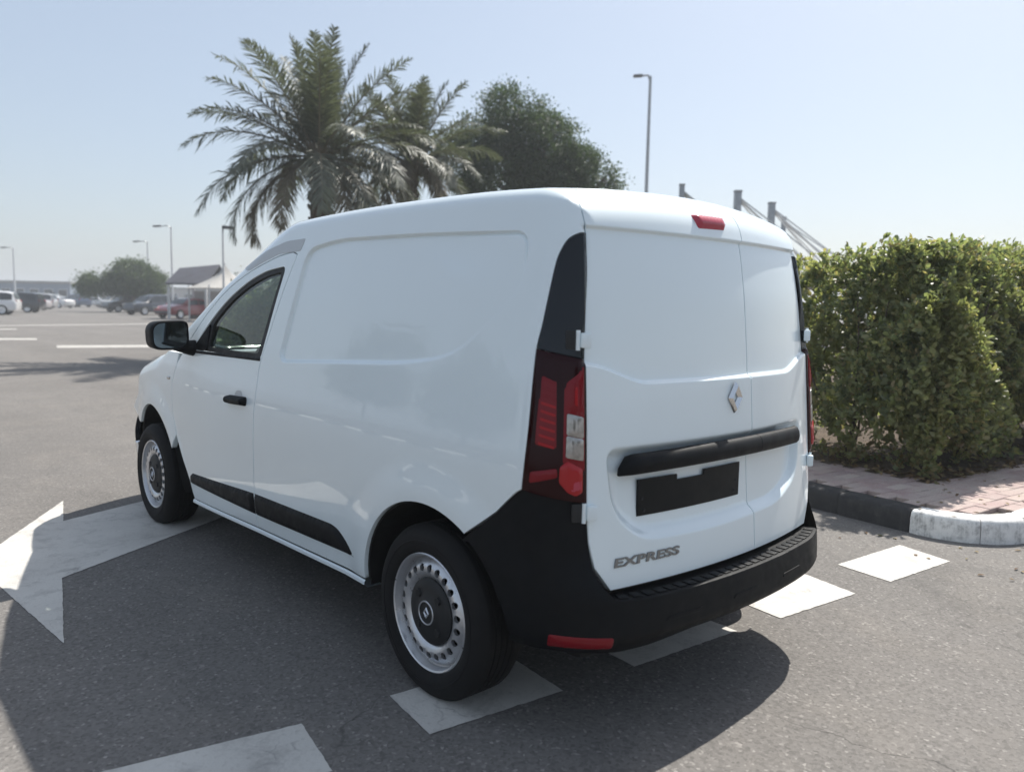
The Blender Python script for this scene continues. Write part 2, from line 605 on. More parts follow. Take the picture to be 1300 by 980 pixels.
def hoodH(x, y):
    return lut(y, [2.6, 3.2, 3.5, 3.8, 4.1, 4.25, 4.45], [1.10, 1.10, 1.085, 1.02, 0.935, 0.86, 0.66])-0.05*(x/0.8)**2
def frontY(x, z):
    return 4.40-0.33*(np.abs(x)/0.8)**2.2-0.10*sst(0.62, 1.05, z)-0.04*sst(0.4, 0.15, z)
def rmax(a, b, r):
    u = np.maximum(a+r, 0); v = np.maximum(b+r, 0)
    return np.minimum(-r, np.maximum(a, b))+np.sqrt(u*u+v*v)
def F(x, y, z):
    s = np.abs(x)-Wd(y, z)
    b = rearY(x, z)-y
    c = rmax(s, z-roofH(x, y), 0.045)
    c = rmax(c, (y-windY(x, z))*0.6, 0.06)
    l = rmax(s, z-hoodH(x, y), 0.09)
    l = rmax(l, y-frontY(x, z), 0.12)
    d = rmax(np.minimum(c, l), b, 0.11)
    # the pressed blank-window panel of the side
    q = sdf(y, z, SIDE_PANEL)
    m = 0.014*sst(0.007, -0.007, q)*(0.06+0.94*np.maximum(sst(0.55, 1.05, y), 0.8*sst(1.40, 1.56, z)*sst(0.36, 0.75, y)))
    m = m+0.011*np.clip(1-np.abs(q-0.001)/0.0065, 0, 1)*sst(1.45, 1.56, z)*sst(1.80, 1.66, y)
    return d+m*sst(0.55, 0.62, np.abs(x))
def FB(x, y, z):
    """rear bumper skin"""
    out = (0.075*sst(0.63, 0.47, z)-0.075*sst(0.38, 0.27, z))*(1-0.62*sst(0.45, 0.78, np.abs(x)))
    s = np.abs(x)-Wd(y, z)-0.004*sst(0.85, 0.6, z)+0.03*sst(0.38, 0.27, z)+0.02*sst(0.45, 0.15, y)
    return rmax(s, rearY(x, z)-out*sst(0.75, 0.35, y)-y, 0.16)
def FF(x, y, z):
    """front bumper skin"""
    s = np.abs(x)-Wd(y, z)-0.022*sst(0.66, 0.5, z)
    return rmax(s, y-frontY(x, z)-0.035*sst(0.7, 0.5, z), 0.10)

V0, KV, KU, CU = 1.62, 0.25, 0.36, 0.36*math.pi/2
PX, PYR, PYF = -0.5, 0.5, 3.6
def chart(uv):
    u, v = uv[:, 0], uv[:, 1]
    O = np.zeros((len(u), 3)); D = np.zeros((len(u), 3))
    us = PYR-PYF
    th = np.where(u > 0, np.clip(u/KU, 0, math.pi/2), np.where(u < us, np.clip((us-u)/KU, 0, math.pi/2), 0))
    O[:, 0] = PX+np.where(u > CU, u-CU, 0)+np.where(u < us-CU, us-CU-u, 0)
    O[:, 1] = PYR-np.clip(u, us, 0)
    O[:, 2] = np.minimum(v, V0)
    ph = np.clip((v-V0)/KV, 0, math.pi/2)
    D[:, 0] = -np.cos(th)*np.cos(ph)
    D[:, 1] = np.where(u > 0, -1, 1)*np.sin(th)*np.cos(ph)
    D[:, 2] = np.sin(ph)
    return O, D
def inv(p):
    x, y, z = p
    us = PYR-PYF
    if y < PYR:
        if x >= PX: u = CU+(x-PX); rho = PYR-y
        else:
            th = math.atan2(PYR-y, PX-x); u = th*KU; rho = math.hypot(PYR-y, PX-x)
    elif y > PYF:
        if x >= PX: u = us-CU-(x-PX); rho = y-PYF
        else:
            th = math.atan2(y-PYF, PX-x); u = us-th*KU; rho = math.hypot(y-PYF, PX-x)
    else:
        u = PYR-y; rho = PX-x
    v = z if z <= V0 else V0+KV*math.atan2(z-V0, rho)
    return (u, v)
def solve(O, D, fn, sx=1, tmax=0.95):
    f = lambda t: fn((O[:, 0]+D[:, 0]*t)*sx, O[:, 1]+D[:, 1]*t, O[:, 2]+D[:, 2]*t)
    a = np.zeros(len(O)); b = np.full(len(O), tmax)
    for _ in range(9):
        m = (a+b)/2; g = f(m) < 0
        a = np.where(g, m, a); b = np.where(g, b, m)
    fa, fb = f(a), f(b)
    for _ in range(5):
        t = np.clip(a-fa*(b-a)/np.where(np.abs(fb-fa) < 1e-12, 1e-12, fb-fa), a, b)
        ft = f(t); g = ft < 0
        a = np.where(g, t, a); fa = np.where(g, ft, fa)
        b = np.where(g, b, t); fb = np.where(g, fb, ft)
    return O+D*t[:, None]
def grad(P, fn, e=0.0025):
    x, y, z = P.T
    g = np.stack([fn(x+e, y, z)-fn(x-e, y, z), fn(x, y+e, z)-fn(x, y-e, z), fn(x, y, z+e)-fn(x, y, z-e)], 1)
    return g/(np.linalg.norm(g, axis=1)[:, None]+1e-12)
def sp(y, z, fn=F):
    """side point (y, z) to chart"""
    if z <= V0 and PYR <= y <= PYF: return (PYR-y, z)
    FINE[0] = False
    p = solve(np.array([[-0.3, y, z]]), np.array([[-1.0, 0, 0]]), fn)[0]
    FINE[0] = True
    return inv(p)
def rp(x, z, fn=F):
    if z <= V0 and x >= PX: return (CU+x-PX, z)
    FINE[0] = False
    p = solve(np.array([[x, 0.8, z]]), np.array([[0, -1.0, 0]]), fn)[0]
    FINE[0] = True
    return inv(p)
def skin(outline, holes=(), h=0.02, fn=F, sx=1, off=0.0, dome=0.0, dw=0.01, depth=0.030, gap=0.0036, chartf=chart, rim=True, feats=()):
    """cuts a panel out of the surface: returns verts, tris, normals"""
    ol = resample(np.asarray(outline), h*0.8)
    if gap: ol = shrink(ol, gap)
    hl = [shrink(resample(np.asarray(q), h*0.8), -gap) for q in holes]
    uv, tri = triangulate(ol, hl, h, feats)
    O, D = chartf(uv)
    P = solve(O, D, fn, sx)
    Q = P*np.array([sx, 1, 1])
    N = grad(Q, fn)
    if dome:
        d = np.min([pdist(uv, q) for q in [ol]+hl], axis=0)
        t = np.clip(d/dw, 0, 1)
        o = off+dome*np.sqrt(1-(1-t)**2)
    else:
        o = np.full(len(uv), off)
    V = Q+N*o[:, None]
    if sx < 0: tri = tri[:, ::-1]
    if dome:
        fnm = np.cross(V[tri[:, 1]]-V[tri[:, 0]], V[tri[:, 2]]-V[tri[:, 0]])
        NN = np.zeros_like(V)
        for k in range(3): np.add.at(NN, tri[:, k], fnm)
        N2 = NN/(np.linalg.norm(NN, axis=1)[:, None]+1e-12)
    else:
        N2 = N
    # edge flange
    if rim:
        E_ = np.vstack([tri[:, [0, 1]], tri[:, [1, 2]], tri[:, [2, 0]]]).astype(np.int64)
        k1 = E_[:, 0]*10000000+E_[:, 1]; k2 = E_[:, 1]*10000000+E_[:, 0]
        be = E_[~np.isin(k1, k2)]
        ids = np.unique(be)
        bi = np.searchsorted(ids, be)
        od = np.zeros_like(V)
        n_ = np.cross(V[be[:, 1]]-V[be[:, 0]], N[be[:, 0]])
        np.add.at(od, be[:, 0], n_); np.add.at(od, be[:, 1], n_)
        od = od[ids]; od /= np.linalg.norm(od, axis=1)[:, None]+1e-12
        n0 = len(V); k = len(ids)
        A = V[ids]+od*0.0010-N[ids]*0.0012
        B = V[ids]+od*0.0010-N[ids]*depth
        V = np.vstack([V, A, B])
        e1 = N2[ids]*0.8+od*0.6; e1 /= np.linalg.norm(e1, axis=1)[:, None]
        e2 = od*0.95+N[ids]*0.3; e2 /= np.linalg.norm(e2, axis=1)[:, None]
        N2 = np.vstack([N2, e2, od])
        a_, b_ = be[:, 0], be[:, 1]; i_, j_ = bi[:, 0]+n0, bi[:, 1]+n0
        ft = np.vstack([np.stack(q, 1) for q in ((b_, a_, i_), (b_, i_, j_), (j_, i_, i_+k), (j_, i_+k, j_+k))])
        tri = np.vstack([tri, ft])
    return V, tri, N2
def skin_obj(name, skins, mat, parent):
    V = []; T = []; N = []; b = 0
    for v, t, n in skins:
        V.append(v); T.append(t+b); N.append(n); b += len(v)
    return mesh_obj(name, np.vstack(V), np.vstack(T), mat, parent, True, normals=np.vstack(N))

def arc(c, r, a0, a1, n):
    return [(c[0]+r*math.cos(R(a0+(a1-a0)*k/n)), c[1]+r*math.sin(R(a0+(a1-a0)*k/n))) for k in range(n+1)]

def smooth_line(pts, n=6):
    P = np.array(pts, float)
    out = []
    for i in range(len(P)-1):
        p0, p1, p2, p3 = P[max(i-1, 0)], P[i], P[i+1], P[min(i+2, len(P)-1)]
        for k in range(n):
            t = k/n
            out.append(0.5*((2*p1)+(-p0+p2)*t+(2*p0-5*p1+4*p2-p3)*t*t+(-p0+3*p1-3*p2+p3)*t**3))
    out.append(P[-1])
    return [tuple(q) for q in out]
VAN = empty('delivery_van', (0, 2.2, 0))
tag(VAN, 'small white panel van seen from behind, parked across the road markings', 'van')

# outlines, all as chart coordinates of the left half
SEAM = [(2.105, 0.29), (2.10, 0.48), (2.06, 0.70), (2.045, 0.83), (2.03, 1.00), (2.03, 1.085), (1.96, 1.25), (1.90, 1.40), (1.845, 1.52), (1.825, 1.565)]
SEAM = smooth_line([(2.105, 0.29), (2.095, 0.48), (2.065, 0.70), (2.045, 0.85), (2.033, 1.00)], 5)[:-1]+smooth_line([(2.033, 1.00), (2.025, 1.085), (1.96, 1.25), (1.90, 1.40), (1.845, 1.52), (1.825, 1.565)], 4)
DOORTOP = [(1.87, 1.578), (2.00, 1.563), (2.15, 1.530), (2.30, 1.490), (2.50, 1.415), (2.70, 1.305), (2.88, 1.180), (3.02, 1.070)]
DOORFRONT = [(3.10, 1.00), (3.15, 0.90), (3.15, 0.72), (3.11, 0.60), (3.03, 0.46), (2.965, 0.36), (2.94, 0.262)]
LIGHT_L = [(-0.826, 0.291, 0.815), (-0.823, 0.288, 0.866), (-0.806, 0.287, 1.007), (-0.776, 0.296, 1.217), (-0.755, 0.290, 1.311),
           (-0.716, 0.284, 1.475), (-0.700, 0.277, 1.525), (-0.677, 0.266, 1.563), (-0.648, 0.250, 1.580)]
DOOR_E = [(-0.622, 1.583), (-0.640, 1.45), (-0.655, 1.30), (-0.664, 1.196), (-0.676, 1.0), (-0.684, 0.774), (-0.679, 0.654), (-0.662, 0.575), (-0.619, 0.497)]
LIGHT_L = smooth_line(LIGHT_L, 5)
light_l = [inv(p) for p in LIGHT_L]
door_e = [rp(*p) for p in DOOR_E]
bump_l = [sp(0.541, 0.604), sp(0.394, 0.726), sp(0.315, 0.800)]
def rear_top(x):
    return inv((x, 0.345+0.02*abs(x), 1.752-0.040*(x/0.7)**2))
top_e = inv((-0.605, 0.330, 1.715))
arch_r = [sp(*p) for p in arc(ARCH_R, 0.387, 128, 0, 22)]      # from bumper side over the top to the front
arch_r = [sp(*p) for p in arc(ARCH_R, 0.387, 122.5, 8, 22)]
WTOP = V0+KV*math.pi/2-0.001
def ws_pt(x, z):
    y = float(windY(np.array(x), np.array(z)))
    return inv((x, y, z))
def side_outline():
    pts = [sp(y, z) for y, z in SEAM[:1]]
    pts += [sp(*p) for p in arc(ARCH_R, 0.387, 2.0, 122.5, 26)]
    pts += bump_l[1:]
    pts += light_l
    pts += [door_e[0], top_e]
    pts += [rear_top(x) for x in np.linspace(-0.56, 0.0, 12)]
    pts += [(CU+0.5, WTOP), (0.0, WTOP)]
    # windscreen top corner and A pillar
    pts += [(PYR-2.60, WTOP)]
    pts += [inv((-0.60, 2.56, 1.650)), inv((-0.64, 2.58, 1.590)), inv((-0.67, 2.68, 1.52)), inv((-0.70, 2.86, 1.42)), inv((-0.735, 3.07, 1.28)), (PYR-3.27, 1.16), (PYR-3.36, 1.095)]
    pts += [(PYR-3.10, 1.068)]
    pts += [sp(y, z) for y, z in smooth_line(DOORTOP, 4)[::-1]]
    pts += [sp(y, z) for y, z in SEAM[::-1][:-1]]
    return np.array(pts)[::-1]
def both(name, outline, mat, parent, **kw):
    a = mkpart(name, outline, mat, parent, 1, **kw)
    b = mkpart(name, outline, mat, parent, -1, **kw)
    return a, b
def mkpart(name, outline, mat, parent, sx=1, **kw):
    return skin_obj(name, [skin(outline, sx=sx, **kw)], mat, parent)

side_feat = resample(SIDE_PANEL, 0.03); side_feat = np.array([sp(*p) for p in list(side_feat)+[side_feat[0]]])
both('side_panel', side_outline(), M['white'], VAN, h=0.02, feats=[(side_feat, (-0.0115, -0.0075, -0.0038, 0, 0.0038, 0.0075, 0.0115))])
# roof sheet between the rails
def chart_up(uv):
    O = np.stack([uv[:, 0], uv[:, 1], np.full(len(uv), 0.9)], 1)
    return O, np.tile([0.0, 0, 1], (len(uv), 1))
roof_out = [(-0.5, 0.5), (0.5, 0.5), (0.5, 2.58), (0.42, 2.66), (0.2, 2.73), (0, 2.75), (-0.2, 2.73), (-0.42, 2.66), (-0.5, 2.58)]
ro = mkpart('roof', roof_out, M['white'], VAN, chartf=chart_up, h=0.035, gap=-0.003, rim=False)
an = MB()
an.tube([(0, 2.42, 1.78), (0, 2.42, 1.80)], [0.03, 0.02], 12)
an.tube([(0, 2.42, 1.795), (0, 2.30, 1.875)], [0.006, 0.003], 8)
an.build('antenna', M['black_plastic'], ro)
# hood
hood_out = bez_round([(-0.70, 3.46), (-0.50, 3.60), (0, 3.69), (0.50, 3.60), (0.70, 3.46), (0.745, 3.70), (0.70, 4.02), (0.45, 4.24), (0, 4.32), (-0.45, 4.24), (-0.70, 4.02), (-0.745, 3.70)], 0.05, 4)
def chart_hood(uv):
    O = np.stack([uv[:, 0], uv[:, 1], np.full(len(uv), 0.5)], 1)
    return O, np.tile([0.0, 0, 1], (len(uv), 1))
mkpart('hood', hood_out, M['white'], VAN, chartf=chart_hood, h=0.04)
# windscreen glass and black frit edge
wo = bez_round([(-0.61, 2.70), (-0.3, 2.80), (0, 2.825), (0.3, 2.80), (0.61, 2.70), (0.70, 3.20), (0.66, 3.40), (0.42, 3.56), (0, 3.64), (-0.42, 3.56), (-0.66, 3.40), (-0.70, 3.20)], 0.05, 4)
def chart_ws(uv):
    O = np.stack([uv[:, 0], uv[:, 1], np.full(len(uv), 0.75)], 1)
    return O, np.tile([0.0, 0, 1], (len(uv), 1))
wi = shrink(resample(wo, 0.03), 0.05)
ws = mkpart('windscreen', wi, M['glass'], VAN, chartf=chart_ws, h=0.05, off=-0.004, rim=False, gap=-0.004)
skin_obj('windscreen_surround', [skin(wo, [wi], chartf=chart_ws, h=0.04, off=-0.002, depth=0.02)], M['gloss_black'], ws)

# front doors with windows
WIN = [(2.035, 1.095), (1.912, 1.515), (2.10, 1.497), (2.27, 1.455), (2.48, 1.368), (2.68, 1.245), (2.86, 1.098)]
win = bez_round([sp(y, z) for y, z in WIN], [0.03, 0.035, 0.05, 0.1, 0.1, 0.1, 0.05])
GL = [(2.07, 1.118), (1.948, 1.492), (2.10, 1.474), (2.26, 1.434), (2.46, 1.352), (2.64, 1.238), (2.655, 1.118)]
glass_o = bez_round([sp(y, z) for y, z in GL], [0.025, 0.025, 0.05, 0.1, 0.1, 0.05, 0.02])
door_out = np.array([sp(y, z) for y, z in SEAM]+[sp(y, z) for y, z in smooth_line(DOORTOP, 4)]+[sp(y, z) for y, z in DOORFRONT])
rub = bez_round([(0.5-2.94, 0.350), (0.5-2.925, 0.418), (0.5-2.1, 0.463), (0.5-1.37, 0.477), (0.5-1.31, 0.462), (0.5-1.20, 0.375), (0.5-2.1, 0.352)], [0.012, 0.03, 0.1, 0.03, 0.05, 0.01, 0.1])
def cut_u(poly, u, keep):
    """part of an outline on one side of u"""
    out = []
    n = len(poly)
    for i in range(n):
        a, b = poly[i], poly[(i+1) % n]
        ia, ib = (a[0]-u)*keep > 0, (b[0]-u)*keep > 0
        if ia: out.append(a)
        if ia != ib:
            t = (u-a[0])/(b[0]-a[0]); out.append(a+(b-a)*t)
    return np.array(out)
for sx in (1, -1):
    dr = skin_obj('front_door', [skin(door_out[::-1], [win], h=0.02, sx=sx)], M['white'], VAN)
    skin_obj('window_frame', [skin(win, [glass_o], h=0.02, sx=sx, off=-0.004, depth=0.03, gap=0.0005)], M['dark_trim'], dr)
    skin_obj('window_glass', [skin(glass_o, h=0.05, sx=sx, off=-0.012, gap=-0.006, rim=False)], M['glass'], dr)
    skin_obj('rub_strip', [skin(cut_u(rub, 0.5-2.104, -1), h=0.016, sx=sx, dome=0.014, dw=0.02, depth=0.004)], M['black_plastic'], dr)
    # belt seal
    sl = bez_round([sp(2.03, 1.086), sp(2.03, 1.102), sp(2.93, 1.090), sp(2.97, 1.076)], 0.004, 3)
    skin_obj('window_seal', [skin(sl, h=0.012, sx=sx, dome=0.012, dw=0.01, gap=0)], M['dark_trim'], dr)
    # handle: cup and grip
    ho = bez_round([(0.5-2.335, 0.862), (0.5-2.335, 0.905), (0.5-2.125, 0.913), (0.5-2.125, 0.870)], 0.02)
    hd = skin_obj('door_handle', [skin(ho, h=0.008, sx=sx, dome=0.034, dw=0.021, gap=0, depth=0.004)], M['black_plastic'], dr)
    hc = bez_round([(0.5-2.27, 0.900), (0.5-2.25, 0.935), (0.5-2.19, 0.937), (0.5-2.17, 0.905)], 0.02)
    skin_obj('handle_cup', [skin(hc, h=0.008, sx=sx, off=0.001, gap=0, rim=False)], M['mid_grey'], hd)
    # side repeater
    ro_ = bez_round([(0.5-3.245, 0.905), (0.5-3.245, 0.925), (0.5-3.19, 0.925), (0.5-3.19, 0.905)], 0.008)
    # mirror
    hx = -0.985
    prof = bez_round([(-1.064, 1.118), (-1.068, 1.215), (-1.036, 1.243), (-0.888, 1.248), (-0.883, 1.13), (-0.92, 1.103), (-1.026, 1.100)], [0.03, 0.03, 0.03, 0.03, 0.03, 0.03, 0.03], 4)
    mb = MB(); n = len(prof)
    cx, cz = -0.972, 1.173
    rings = [(2.800, 1.0), (2.803, 1.03), (2.83, 1.06), (2.90, 1.02), (2.955, 0.85), (2.985, 0.5)]
    vs = []
    for yy, s_ in rings:
        vs += [(((px_-cx)*s_+cx)*sx, yy, (pz_-cz)*s_+cz) for px_, pz_ in prof]
    fs = []
    for i in range(len(rings)-1):
        for k in range(n):
            q = (i*n+k, i*n+(k+1) % n, (i+1)*n+(k+1) % n, (i+1)*n+k)
            fs.append(q if sx < 0 else q[::-1])
    fs.append(tuple((len(rings)-1)*n+k for k in range(n)))
    inn = [(((px_-cx)*0.93+cx)*sx, 2.80, (pz_-cz)*0.90+cz) for px_, pz_ in prof]
    b0 = len(vs); vs += inn
    vs += [(x, 2.812, z) for x, _, z in inn]
    for k in range(n):
        k2 = (k+1) % n
        fs.append((k, k2, b0+k2, b0+k)); fs.append((b0+k, b0+k2, b0+n+k2, b0+n+k))
    mb.add(vs, fs)
    mb.tube([(-0.93*sx, 2.87, 1.125), (-0.86*sx, 2.86, 1.105), (-0.80*sx, 2.85, 1.10)], [0.035, 0.04, 0.05], 10)
    mo = mb.build('wing_mirror', M['black_plastic'], dr)
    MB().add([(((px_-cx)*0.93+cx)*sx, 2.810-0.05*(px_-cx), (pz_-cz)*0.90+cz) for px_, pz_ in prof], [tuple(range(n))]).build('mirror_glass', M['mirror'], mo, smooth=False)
    # sail panel at the foot of the A pillar
    sa = bez_round([sp(2.665, 1.10), sp(2.665, 1.235), sp(2.75, 1.175), sp(2.86, 1.098)], 0.01, 3)
    skin_obj('mirror_base', [skin(sa, h=0.02, sx=sx, off=0.004, gap=0)], M['black_plastic'], dr)
    # rear half of the rub strip, sill
    skin_obj('rub_strip', [skin(cut_u(rub, 0.5-2.098, 1), h=0.016, sx=sx, dome=0.014, dw=0.02, depth=0.004)], M['black_plastic'], VAN)
    sb = MB()
    ring = []
    ysl = np.linspace(1.135, 2.96, 24)
    vs = []
    for yy in ysl:
        zt = float(np.interp(yy, [1.1, 2.1, 2.94], [0.306, 0.286, 0.258]))
        xw = -float(Wd(np.array(yy), np.array(zt)))
        for dx, dz in ((0.004, 0.0), (-0.003, -0.006), (-0.003, -0.018), (0.012, -0.030), (0.08, -0.032)):
            vs.append(((xw+dx)*sx, yy, zt+dz))
    fs = []
    for i in range(len(ysl)-1):
        for k in range(4):
            q = (i*5+k, i*5+k+1, (i+1)*5+k+1, (i+1)*5+k)
            fs.append(q if sx > 0 else q[::-1])
    sb.add(vs, fs).build('sill', M['white'], VAN)
    # front wing
    fw = [sp(y, z) for y, z in DOORFRONT[:4]]+[(0.5-3.115, 0.595)]+[sp(y, z) for y, z in arc(ARCH_F, 0.425, 150, 40, 20)]
    fw += [inv((-0.78, 4.03, 0.60)), inv((-0.72, 4.14, 0.66)), inv((-0.70, 4.16, 0.78))]
    fw += [inv((-0.765, 4.00, 0.93)), inv((-0.80, 3.85, 0.985))]
    fw += [(0.5-3.60, 1.035), (0.5-3.45, 1.058), (0.5-3.30, 1.066), (0.5-3.08, 1.064)]
    fw = np.array(fw)
    skin_obj('front_wing', [skin(fw if True else fw[::-1], h=0.02, sx=sx)], M['white'], VAN)
    skin_obj('side_repeater', [skin(ro_, h=0.008, sx=sx, dome=0.006, dw=0.008, gap=0)], M['clear_lens'], VAN)
    # headlight
    hl = bez_round([inv((-0.765, 4.02, 0.925)), inv((-0.715, 4.14, 0.80)), inv((-0.60, 4.22, 0.74)), inv((-0.45, 4.30, 0.74)), inv((-0.42, 4.30, 0.84)), inv((-0.62, 4.16, 0.90))], 0.02, 4)
    skin_obj('headlight', [skin(hl, h=0.02, sx=sx, off=0.003, dome=0.006, dw=0.02)], M['clear_lens'], VAN)
    # wheel arch lip and liner
    for c, r, a0, a1 in ((ARCH_R, 0.387, -2, 182), (ARCH_F, 0.425, -6, 186)):
        pts = arc(c, r, a0, a1, 30)
        vs = []
        for yy, zz in pts:
            xw = -float(Wd(np.array(yy), np.array(max(zz, 0.25))))
            if yy < 0.45 : xw = max(xw, -0.80)
            ux, uz = (yy-c[0])/r, (zz-c[1])/r
            for dx, dr_ in ((0.016, 0.001), (0.020, -0.004), (0.035, 0.0), (0.20, 0.005), (0.36, -0.002), (0.362, -0.40)):
                vs.append(((xw+dx)*sx, yy+ux*dr_, zz+uz*dr_))
        fs = []
        for i in range(len(pts)-1):
            for k in range(5):
                q = (i*6+k, i*6+k+1, (i+1)*6+k+1, (i+1)*6+k)
                fs.append(q if sx < 0 else q[::-1])
        MB().add(vs, fs).build('wheel_arch_liner', M['under'], VAN)
# grey strip laid on the body above the door frame
for sx in (1, -1):
    tr_ = bez_round([sp(1.800, 1.580), sp(1.775, 1.632), sp(1.95, 1.628), sp(2.15, 1.590), sp(2.40, 1.520), sp(2.30, 1.502), sp(2.15, 1.542), sp(2.0, 1.575)], [0.01, 0.01, 0.03, 0.03, 0.02, 0.03, 0.03, 0.03], 3)
    skin_obj('roof_edge_strip', [skin(tr_[::-1], h=0.015, sx=sx, off=0.002, gap=0, depth=0.004)], M['mid_grey'], VAN)
# front bumper and grille
fb = [inv(p) for p in ((-0.815, 3.985, 0.30), (-0.80, 4.00, 0.50), (-0.77, 4.06, 0.585), (-0.70, 4.17, 0.63), (-0.40, 4.31, 0.68))]
fbp = np.array([(0.5-3.975, 0.22)]+fb+[(PYR-PYF-CU-0.5, 0.68), (PYR-PYF-CU-0.5, 0.20), inv((-0.6, 4.2, 0.20))])
skin_obj('front_bumper', [skin(fbp, sx=1, fn=FF, h=0.03), skin(fbp, sx=-1, fn=FF, h=0.03)], M['black_plastic'], VAN)
gr = np.array([inv((-0.40, 4.31, 0.80)), inv((-0.40, 4.31, 0.69)), (PYR-PYF-CU-0.5, 0.69), (PYR-PYF-CU-0.5, 0.80)])
skin_obj('grille', [skin(gr, sx=1, h=0.03), skin(gr, sx=-1, h=0.03)], M['gloss_black'], VAN)
for sx in (1, -1):
    skin_obj('bumper_edge_strip', [skin(np.array([inv((-0.818, 3.97, 0.30)), inv((-0.816, 3.97, 0.44)), inv((-0.812, 3.985, 0.44)), inv((-0.814, 3.985, 0.30))])[::-1], sx=sx, fn=FF, h=0.01, off=0.006, gap=0)], M['chrome'], VAN)  # narrow bright strip on the bumper edge by the arch

# tail lights
def lp(t, z):
    """point on the tail light, t 0 outer edge .. 1 door edge, at height z"""
    zs = [p[2] for p in LIGHT_L]
    ul = np.interp(z, zs, [q[0] for q in light_l])
    ze = [q[1] for q in DOOR_E][::-1]
    ur = np.interp(z, ze, [q[0] for q in door_e][::-1])
    v = z if z <= V0 else V0+(z-V0)*1.0
    vl = np.interp(z, zs, [q[1] for q in light_l]); vr = np.interp(z, ze, [q[1] for q in door_e][::-1])
    return (ul+(ur-ul)*t, vl+(vr-vl)*t)
for sx in (1, -1):
    zc = 1.225
    up = [lp(0, z) for z in np.linspace(1.235, 1.574, 22)]+[light_l[-1], door_e[0]]+[lp(1, z) for z in (1.45, 1.30, 1.205)]
    tl = skin_obj('tail_light', [skin(np.array(up)[::-1], h=0.014, sx=sx, off=0.002, gap=0.001)], M['gloss_black'], VAN)
    lo = [lp(0, z) for z in (0.815, 0.866, 1.007, 1.12, 1.233)]+[lp(1, 1.203), lp(1, 1.0), lp(1, 0.80), lp(1, 0.776)]
    skin_obj('lens', [skin(np.array(lo)[::-1], h=0.012, sx=sx, off=0.004, dome=0.005, dw=0.02, gap=0.001)], M['red_dark'], tl)
    def seg(name, pts, mat, off=0.0105, dome=0.002, rad=0.006):
        q = bez_round([lp(t, z) for t, z in pts], rad, 3)
        skin_obj(name, [skin(q[::-1], h=0.010, sx=sx, off=off, dome=dome, dw=0.006, gap=0, depth=0.006)], M[mat], tl)
    seg('reflector_column', [(0.12, 0.95), (0.16, 1.16), (0.46, 1.14), (0.50, 0.94)], 'red_mid', off=0.0085, dome=0.0015)
    seg('lens_frame', [(0.56, 0.90), (0.56, 1.12), (0.94, 1.185), (0.94, 0.875)], 'red_mid', off=0.0085, dome=0.0015)
    for k in range(9):
        z0 = 0.955+k*0.0235
        dz = -0.012
        seg('light_bar', [(0.20, z0), (0.20, z0+0.006), (0.44, z0+0.006+dz), (0.44, z0+dz)], 'red_glow' if k < 6 else 'red_mid', off=0.0135, dome=0.003, rad=0.002)
    seg('brake_lens', [(0.62, 1.06), (0.62, 1.135), (0.92, 1.172), (0.92, 1.05)], 'red_mid')
    seg('brake_core', [(0.70, 1.068), (0.70, 1.12), (0.86, 1.135), (0.86, 1.06)], 'red_glow', off=0.0105, dome=0.003, rad=0.012)
    for z0, z1 in ((0.984, 1.046), (0.918, 0.981)):
        seg('clear_lens', [(0.63, z0), (0.63, z1), (0.91, z1-0.012), (0.91, z0-0.012)], 'clear_lens', off=0.012)
    seg('tail_lens', [(0.55, 0.845), (0.55, 0.890), (0.66, 0.906), (0.90, 0.880), (0.90, 0.812), (0.80, 0.800), (0.68, 0.815)], 'red_bright', off=0.011, dome=0.004)
    seg('lens_facet', [(0.72, 0.818), (0.74, 0.845), (0.87, 0.850), (0.87, 0.818)], 'red_pink', off=0.0145, dome=0.002)
    seg('lens_facet', [(0.12, 0.84), (0.12, 0.872), (0.50, 0.885), (0.52, 0.86)], 'red_mid', off=0.010, dome=0.002)

# rear doors: the left one reaches past the middle
XS = 0.130
def rear_poly(x0, x1, left):
    """outline of a rear door between its hinge edge and the split"""
    e = door_e[::-1]                                # from the bottom corner up the hinge edge
    pts = [rp(x, 0.497) for x in np.linspace(x1, -0.605, 14)]
    pts += e[1:]+[top_e]
    pts += [rear_top(x) for x in np.linspace(-0.55, x1, 14)]
    return np.array(pts)[::-1]
def rear_feats(sg):
    xs = np.linspace(-0.70, 0.45, 90)
    f1 = np.array([rp(x, 1.128+0.062*float(sst(0.42, 0.67, abs(x)))) for x in xs])
    f2 = np.array([rp(x, 1.6015) for x in xs])
    pr_ = list(resample(PLATE_REC, 0.025)); pr_.append(pr_[0])
    f3 = np.array([rp(x*sg, z) for x, z in pr_ if -0.75 < x*sg < 0.48])
    return [(f1, (-0.0105, -0.007, -0.0035, 0, 0.0035, 0.007, 0.0105)), (f2, (-0.009, -0.0055, -0.0025, 0, 0.0025, 0.0055, 0.009)), (f3, (-0.031, -0.026, -0.019, -0.012, -0.006, 0, 0.006, 0.012, 0.016))]
lrd = skin_obj('rear_door', [skin(rear_poly(0, XS, True)[::-1], h=0.0125, sx=1, feats=rear_feats(1))], M['white'], VAN)
lrd['label'] = 'wide left rear door with the diamond emblem and plate'
rrd = skin_obj('rear_door', [skin(rear_poly(0, -XS, False)[::-1], h=0.0125, sx=-1, feats=rear_feats(-1))], M['white'], VAN)
rrd['label'] = 'narrow right rear door'
def on_rear(x, z, off=0.0):
    p = solve(np.array([[x, 0.8, z]]), np.array([[0, -1.0, 0]]), F)[0]
    n = grad(p[None], F)[0]
    return Vector(p+n*off), Vector(n)
